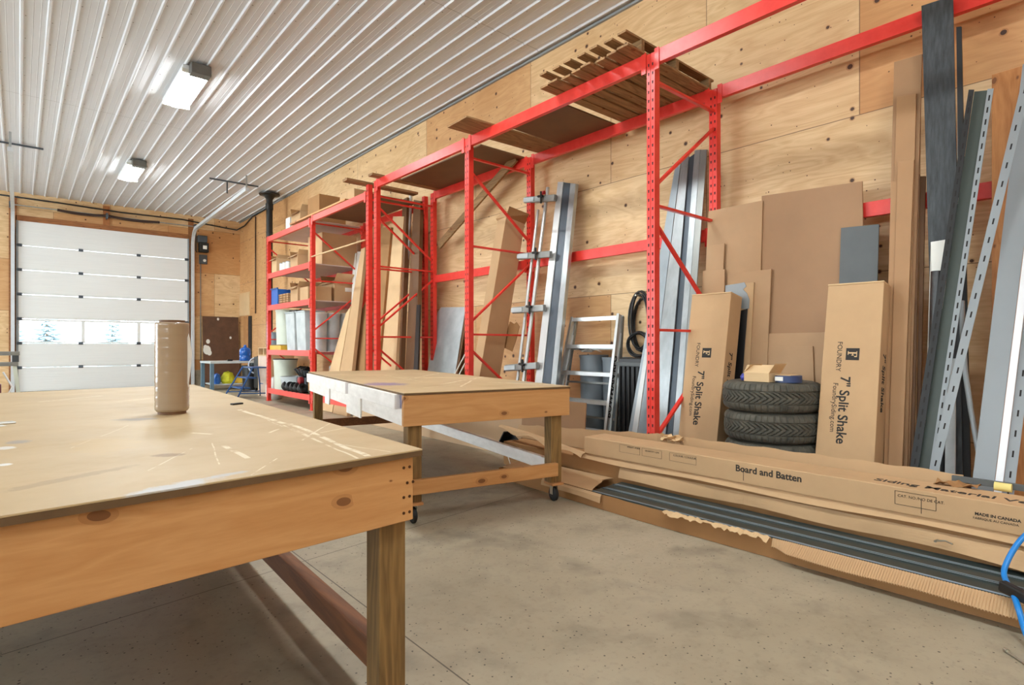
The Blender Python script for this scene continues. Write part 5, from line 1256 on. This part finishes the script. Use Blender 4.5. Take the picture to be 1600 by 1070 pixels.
# fourth shelf
t = thing('yellow_crate', (4.0, 11.45, Z2), 'low yellow wooden crate under the tall pale barrel on the fourth shelf', 'crate')
MB().box((3.78, 11.12, Z2), (4.36, 11.76, Z2 + .10)).build('crate_body', YELLOW, t, bev=.004)
MB().box((3.775, 11.16, Z2 + .102), (4.36, 11.72, Z2 + .115)).build('crate_slat', OLD_WOOD, t)
pail('pale_barrel', (4.02, 11.42, Z2 + .1155), .21, .225, .68, BEIGE_PL, 'tall pale green barrel standing on the yellow crate', 'barrel', lid=None)
for i_, (y0_, y1_, lb) in enumerate(((10.50, 10.94, 'square pale bin with a grey side, left one on the fourth shelf'), (9.98, 10.42, 'square pale bin with a grey side, right one on the fourth shelf'))):
    t = thing('square_bin', (4.0, (y0_ + y1_) / 2, Z2), lb, 'bin')
    m = MB(); x0, x1 = 3.80, 4.16
    m.hexa([(x0 + .03, y0_ + .02, Z2), (x1 - .02, y0_ + .02, Z2), (x1 - .02, y1_ - .02, Z2), (x0 + .03, y1_ - .02, Z2), (x0, y0_, Z2 + .70), (x1, y0_, Z2 + .70), (x1, y1_, Z2 + .70), (x0, y1_, Z2 + .70)]); m.build('bin_body', GREY_L, t, bev=.012)
    MB().box((x0 - .01, y0_ - .012, Z2 + .7005), (x1 + .01, y1_ + .01, Z2 + .72)).build('rim', GREY_L, t, bev=.003)
    MB().box((x0 + .12, y0_ - .006, Z2 + .36), (x1 - .06, y0_ + .004, Z2 + .385)).build('white_mark', WHITE_PL, t)
for i_, (xx, yy) in enumerate(((4.28, 9.78), (4.44, 9.80), (4.60, 9.82))):
    pass
for i_, (xx, yy) in enumerate(((3.99, 9.76), (4.24, 9.79), (4.49, 9.82))):
    pail('pale_barrel', (xx, yy, Z2), .115, .12, .66, GREY_L, ('front', 'middle', 'rear')[i_] + ' one of three pale drums seen through the side of the far shelves', 'barrel', lid=WHITE_PL, group='pale drums on the fourth shelf')
m = MB(); m.box((3.86, 10.55, Z2 + .7215), (4.12, 10.90, Z2 + .76)); tag(m.build('black_tray', PLASTIC_K, bev=.006), 'black tray lying on the left square bin', 'tray')
# bottom shelf
pail('white_bucket', (4.0, 11.50, Z1), .20, .22, .58, BEIGE_PL, 'pale bucket with a black lid at the left end of the bottom shelf', 'bucket', lid=PLASTIC_K)
pail('grey_tub', (4.02, 10.98, Z1), .24, .28, .27, GREY_L, 'wide shallow grey tub on the bottom shelf', 'tub')
en = thing('small_engine', (4.05, 10.35, Z1), 'dark small engine with hoses and red cover on the bottom shelf', 'engine')
m = MB(); m.box((3.88, 10.15, Z1), (4.25, 10.60, Z1 + .28)); m.build('engine_block', STEEL_D, en, bev=.02)
m = MB(); m.lathe([(0, 0), (.10, 0), (.13, .02), (.13, .12), (.06, .16), (0, .16)], (4.05, 10.42, Z1 + .2805), 20); m.build('flywheel_cover', BLACK, en, smooth=True, auto=40)
m = MB(); m.lathe([(0, 0), (.06, 0), (.07, .03), (.07, .09), (0, .10)], (0, 0, 0), 16, mx=Matrix.Translation((3.90, 10.28, Z1 + .22)) @ Matrix.Rotation(-PI / 2, 4, 'Y')); m.build('red_cover', M('engine_red', (150, 34, 40), .4), en, smooth=True, auto=40)
m = MB()
for i_ in range(5): m.tube([(3.84 + .02 * i_, 10.15 + .09 * i_, Z1 + .30), (3.83, 10.18 + .09 * i_, Z1 + .42 + .02 * (i_ % 2)), (3.95, 10.22 + .09 * i_, Z1 + .47), (4.1, 10.24 + .08 * i_, Z1 + .36)], .016, 8)
m.build('engine_hose', RUBBER_K, en, smooth=True)
rnd = random.Random(12)
for i_ in range(5):
    yy = 10.86 - .20 * i_
    m = MB(); m.lathe([(.050, -.04), (.092, -.04), (.10, 0), (.092, .04), (.050, .04), (.045, 0), (.050, -.04)], (0, 0, 0), 18, mx=Matrix.Translation((3.800 + .0, yy, Z1 + .094)) @ Matrix.Rotation(.9, 4, 'X') @ Matrix.Rotation(.25, 4, 'Y'))
    tag(m.build('rubber_roller', BLACK, smooth=True, auto=40), ('first', 'second', 'third', 'fourth', 'fifth')[i_] + ' from the left of the small black rubber rollers along the bottom shelf edge', 'roller', 'small black rollers on the bottom shelf')
t = cbx('storage_tote', 4.30, 4.64, 9.66, 10.1, Z1, .48, 'blue grey tote at the right end of the bottom shelf', 'tote', GREY_L, flaps='closed')
m = MB(); m.lathe([(0, 0), (.16, 0), (.18, .06), (.14, .2), (.05, .30), (0, .31)], (4.0, 9.84, Z1), 14); rnd = random.Random(5)
for i_, v in enumerate(m.v):
    if v.z > Z1 + .01: m.v[i_] = v + Vector((rnd.uniform(-.02, .02), rnd.uniform(-.02, .02), rnd.uniform(-.02, .02)))
tag(m.build('tarp_bundle', M('dark_green_tarp', (58, 70, 56), .7, 0, .2), smooth=True), 'dark green tarp bundle beside the tote on the bottom shelf', 'tarp')

# left edge: steel stand, blue bucket, maroon machine near the garage door
YL = 11.5
q = onY(31, 552, YL); q0 = onY(-60, 552, YL)
rs_ = thing('roller_stand', (q.x - .3, YL, 0), 'grey steel saw stand at the left edge of the photo behind the front workbench', 'stand')
MB().box((q0.x, YL - .05, q.z - .03), (q.x, YL + .05, q.z + .03)).build('top_beam', ALU_D, rs_, bev=.004)
MB().box((q0.x, YL - .05, q.z - .19), (q.x - .02, YL + .05, q.z - .13)).build('lower_beam', ALU_D, rs_, bev=.004)
MB().box((q.x - .09, YL - .04, q.z - .1295), (q.x - .01, YL + .04, q.z - .0305)).build('bracket', STEEL_D, rs_)
MB().bar((q.x - .06, YL, q.z - .1905), (q.x + .02, YL, .003), .06, .05, (0, 1, 0)).build('leg', BEIGE_PL, rs_)
MB().bar((q0.x + .05, YL, q.z - .1905), (q0.x + .0, YL, .003), .05, .05, (0, 1, 0)).build('leg', GREY_P, rs_)
q = onY(2, 596, 11.0)
mm = thing('air_compressor', (q.x - .1, 11.0, 0), 'maroon air compressor at the left edge of the photo, below the grey steel stand', 'compressor')
m = MB(); m.lathe([(0, -.32), (.10, -.31), (.15, -.26), (.15, .26), (.10, .31), (0, .32)], (0, 0, 0), 24, mx=Matrix.Translation((q.x - .15, 11.0, .24)) @ Matrix.Rotation(PI / 2, 4, 'Y')); m.build('tank', MAROON, mm, smooth=True, auto=40)
for xx in (q.x - .35, q.x + .05): MB().box((xx - .02, 10.9, 0), (xx + .02, 11.1, .10)).build('foot', BLACK, mm)
MB().box((q.x - .25, 10.92, .385), (q.x + .0, 11.08, .55)).build('pump_head', MAROON, mm, bev=.01)
MB().tube([(q.x + .05, 11, .35), (q.x + .12, 11, .5), (q.x + .02, 11, .72)], .012, 8).build('handle', WHITE_P, mm)
pail('blue_bucket', (q.x - .13, 11.0, .5505), .09, .10, .17, M('navy_plastic', (36, 52, 96), .4), 'navy blue bucket standing on the maroon compressor', 'bucket')
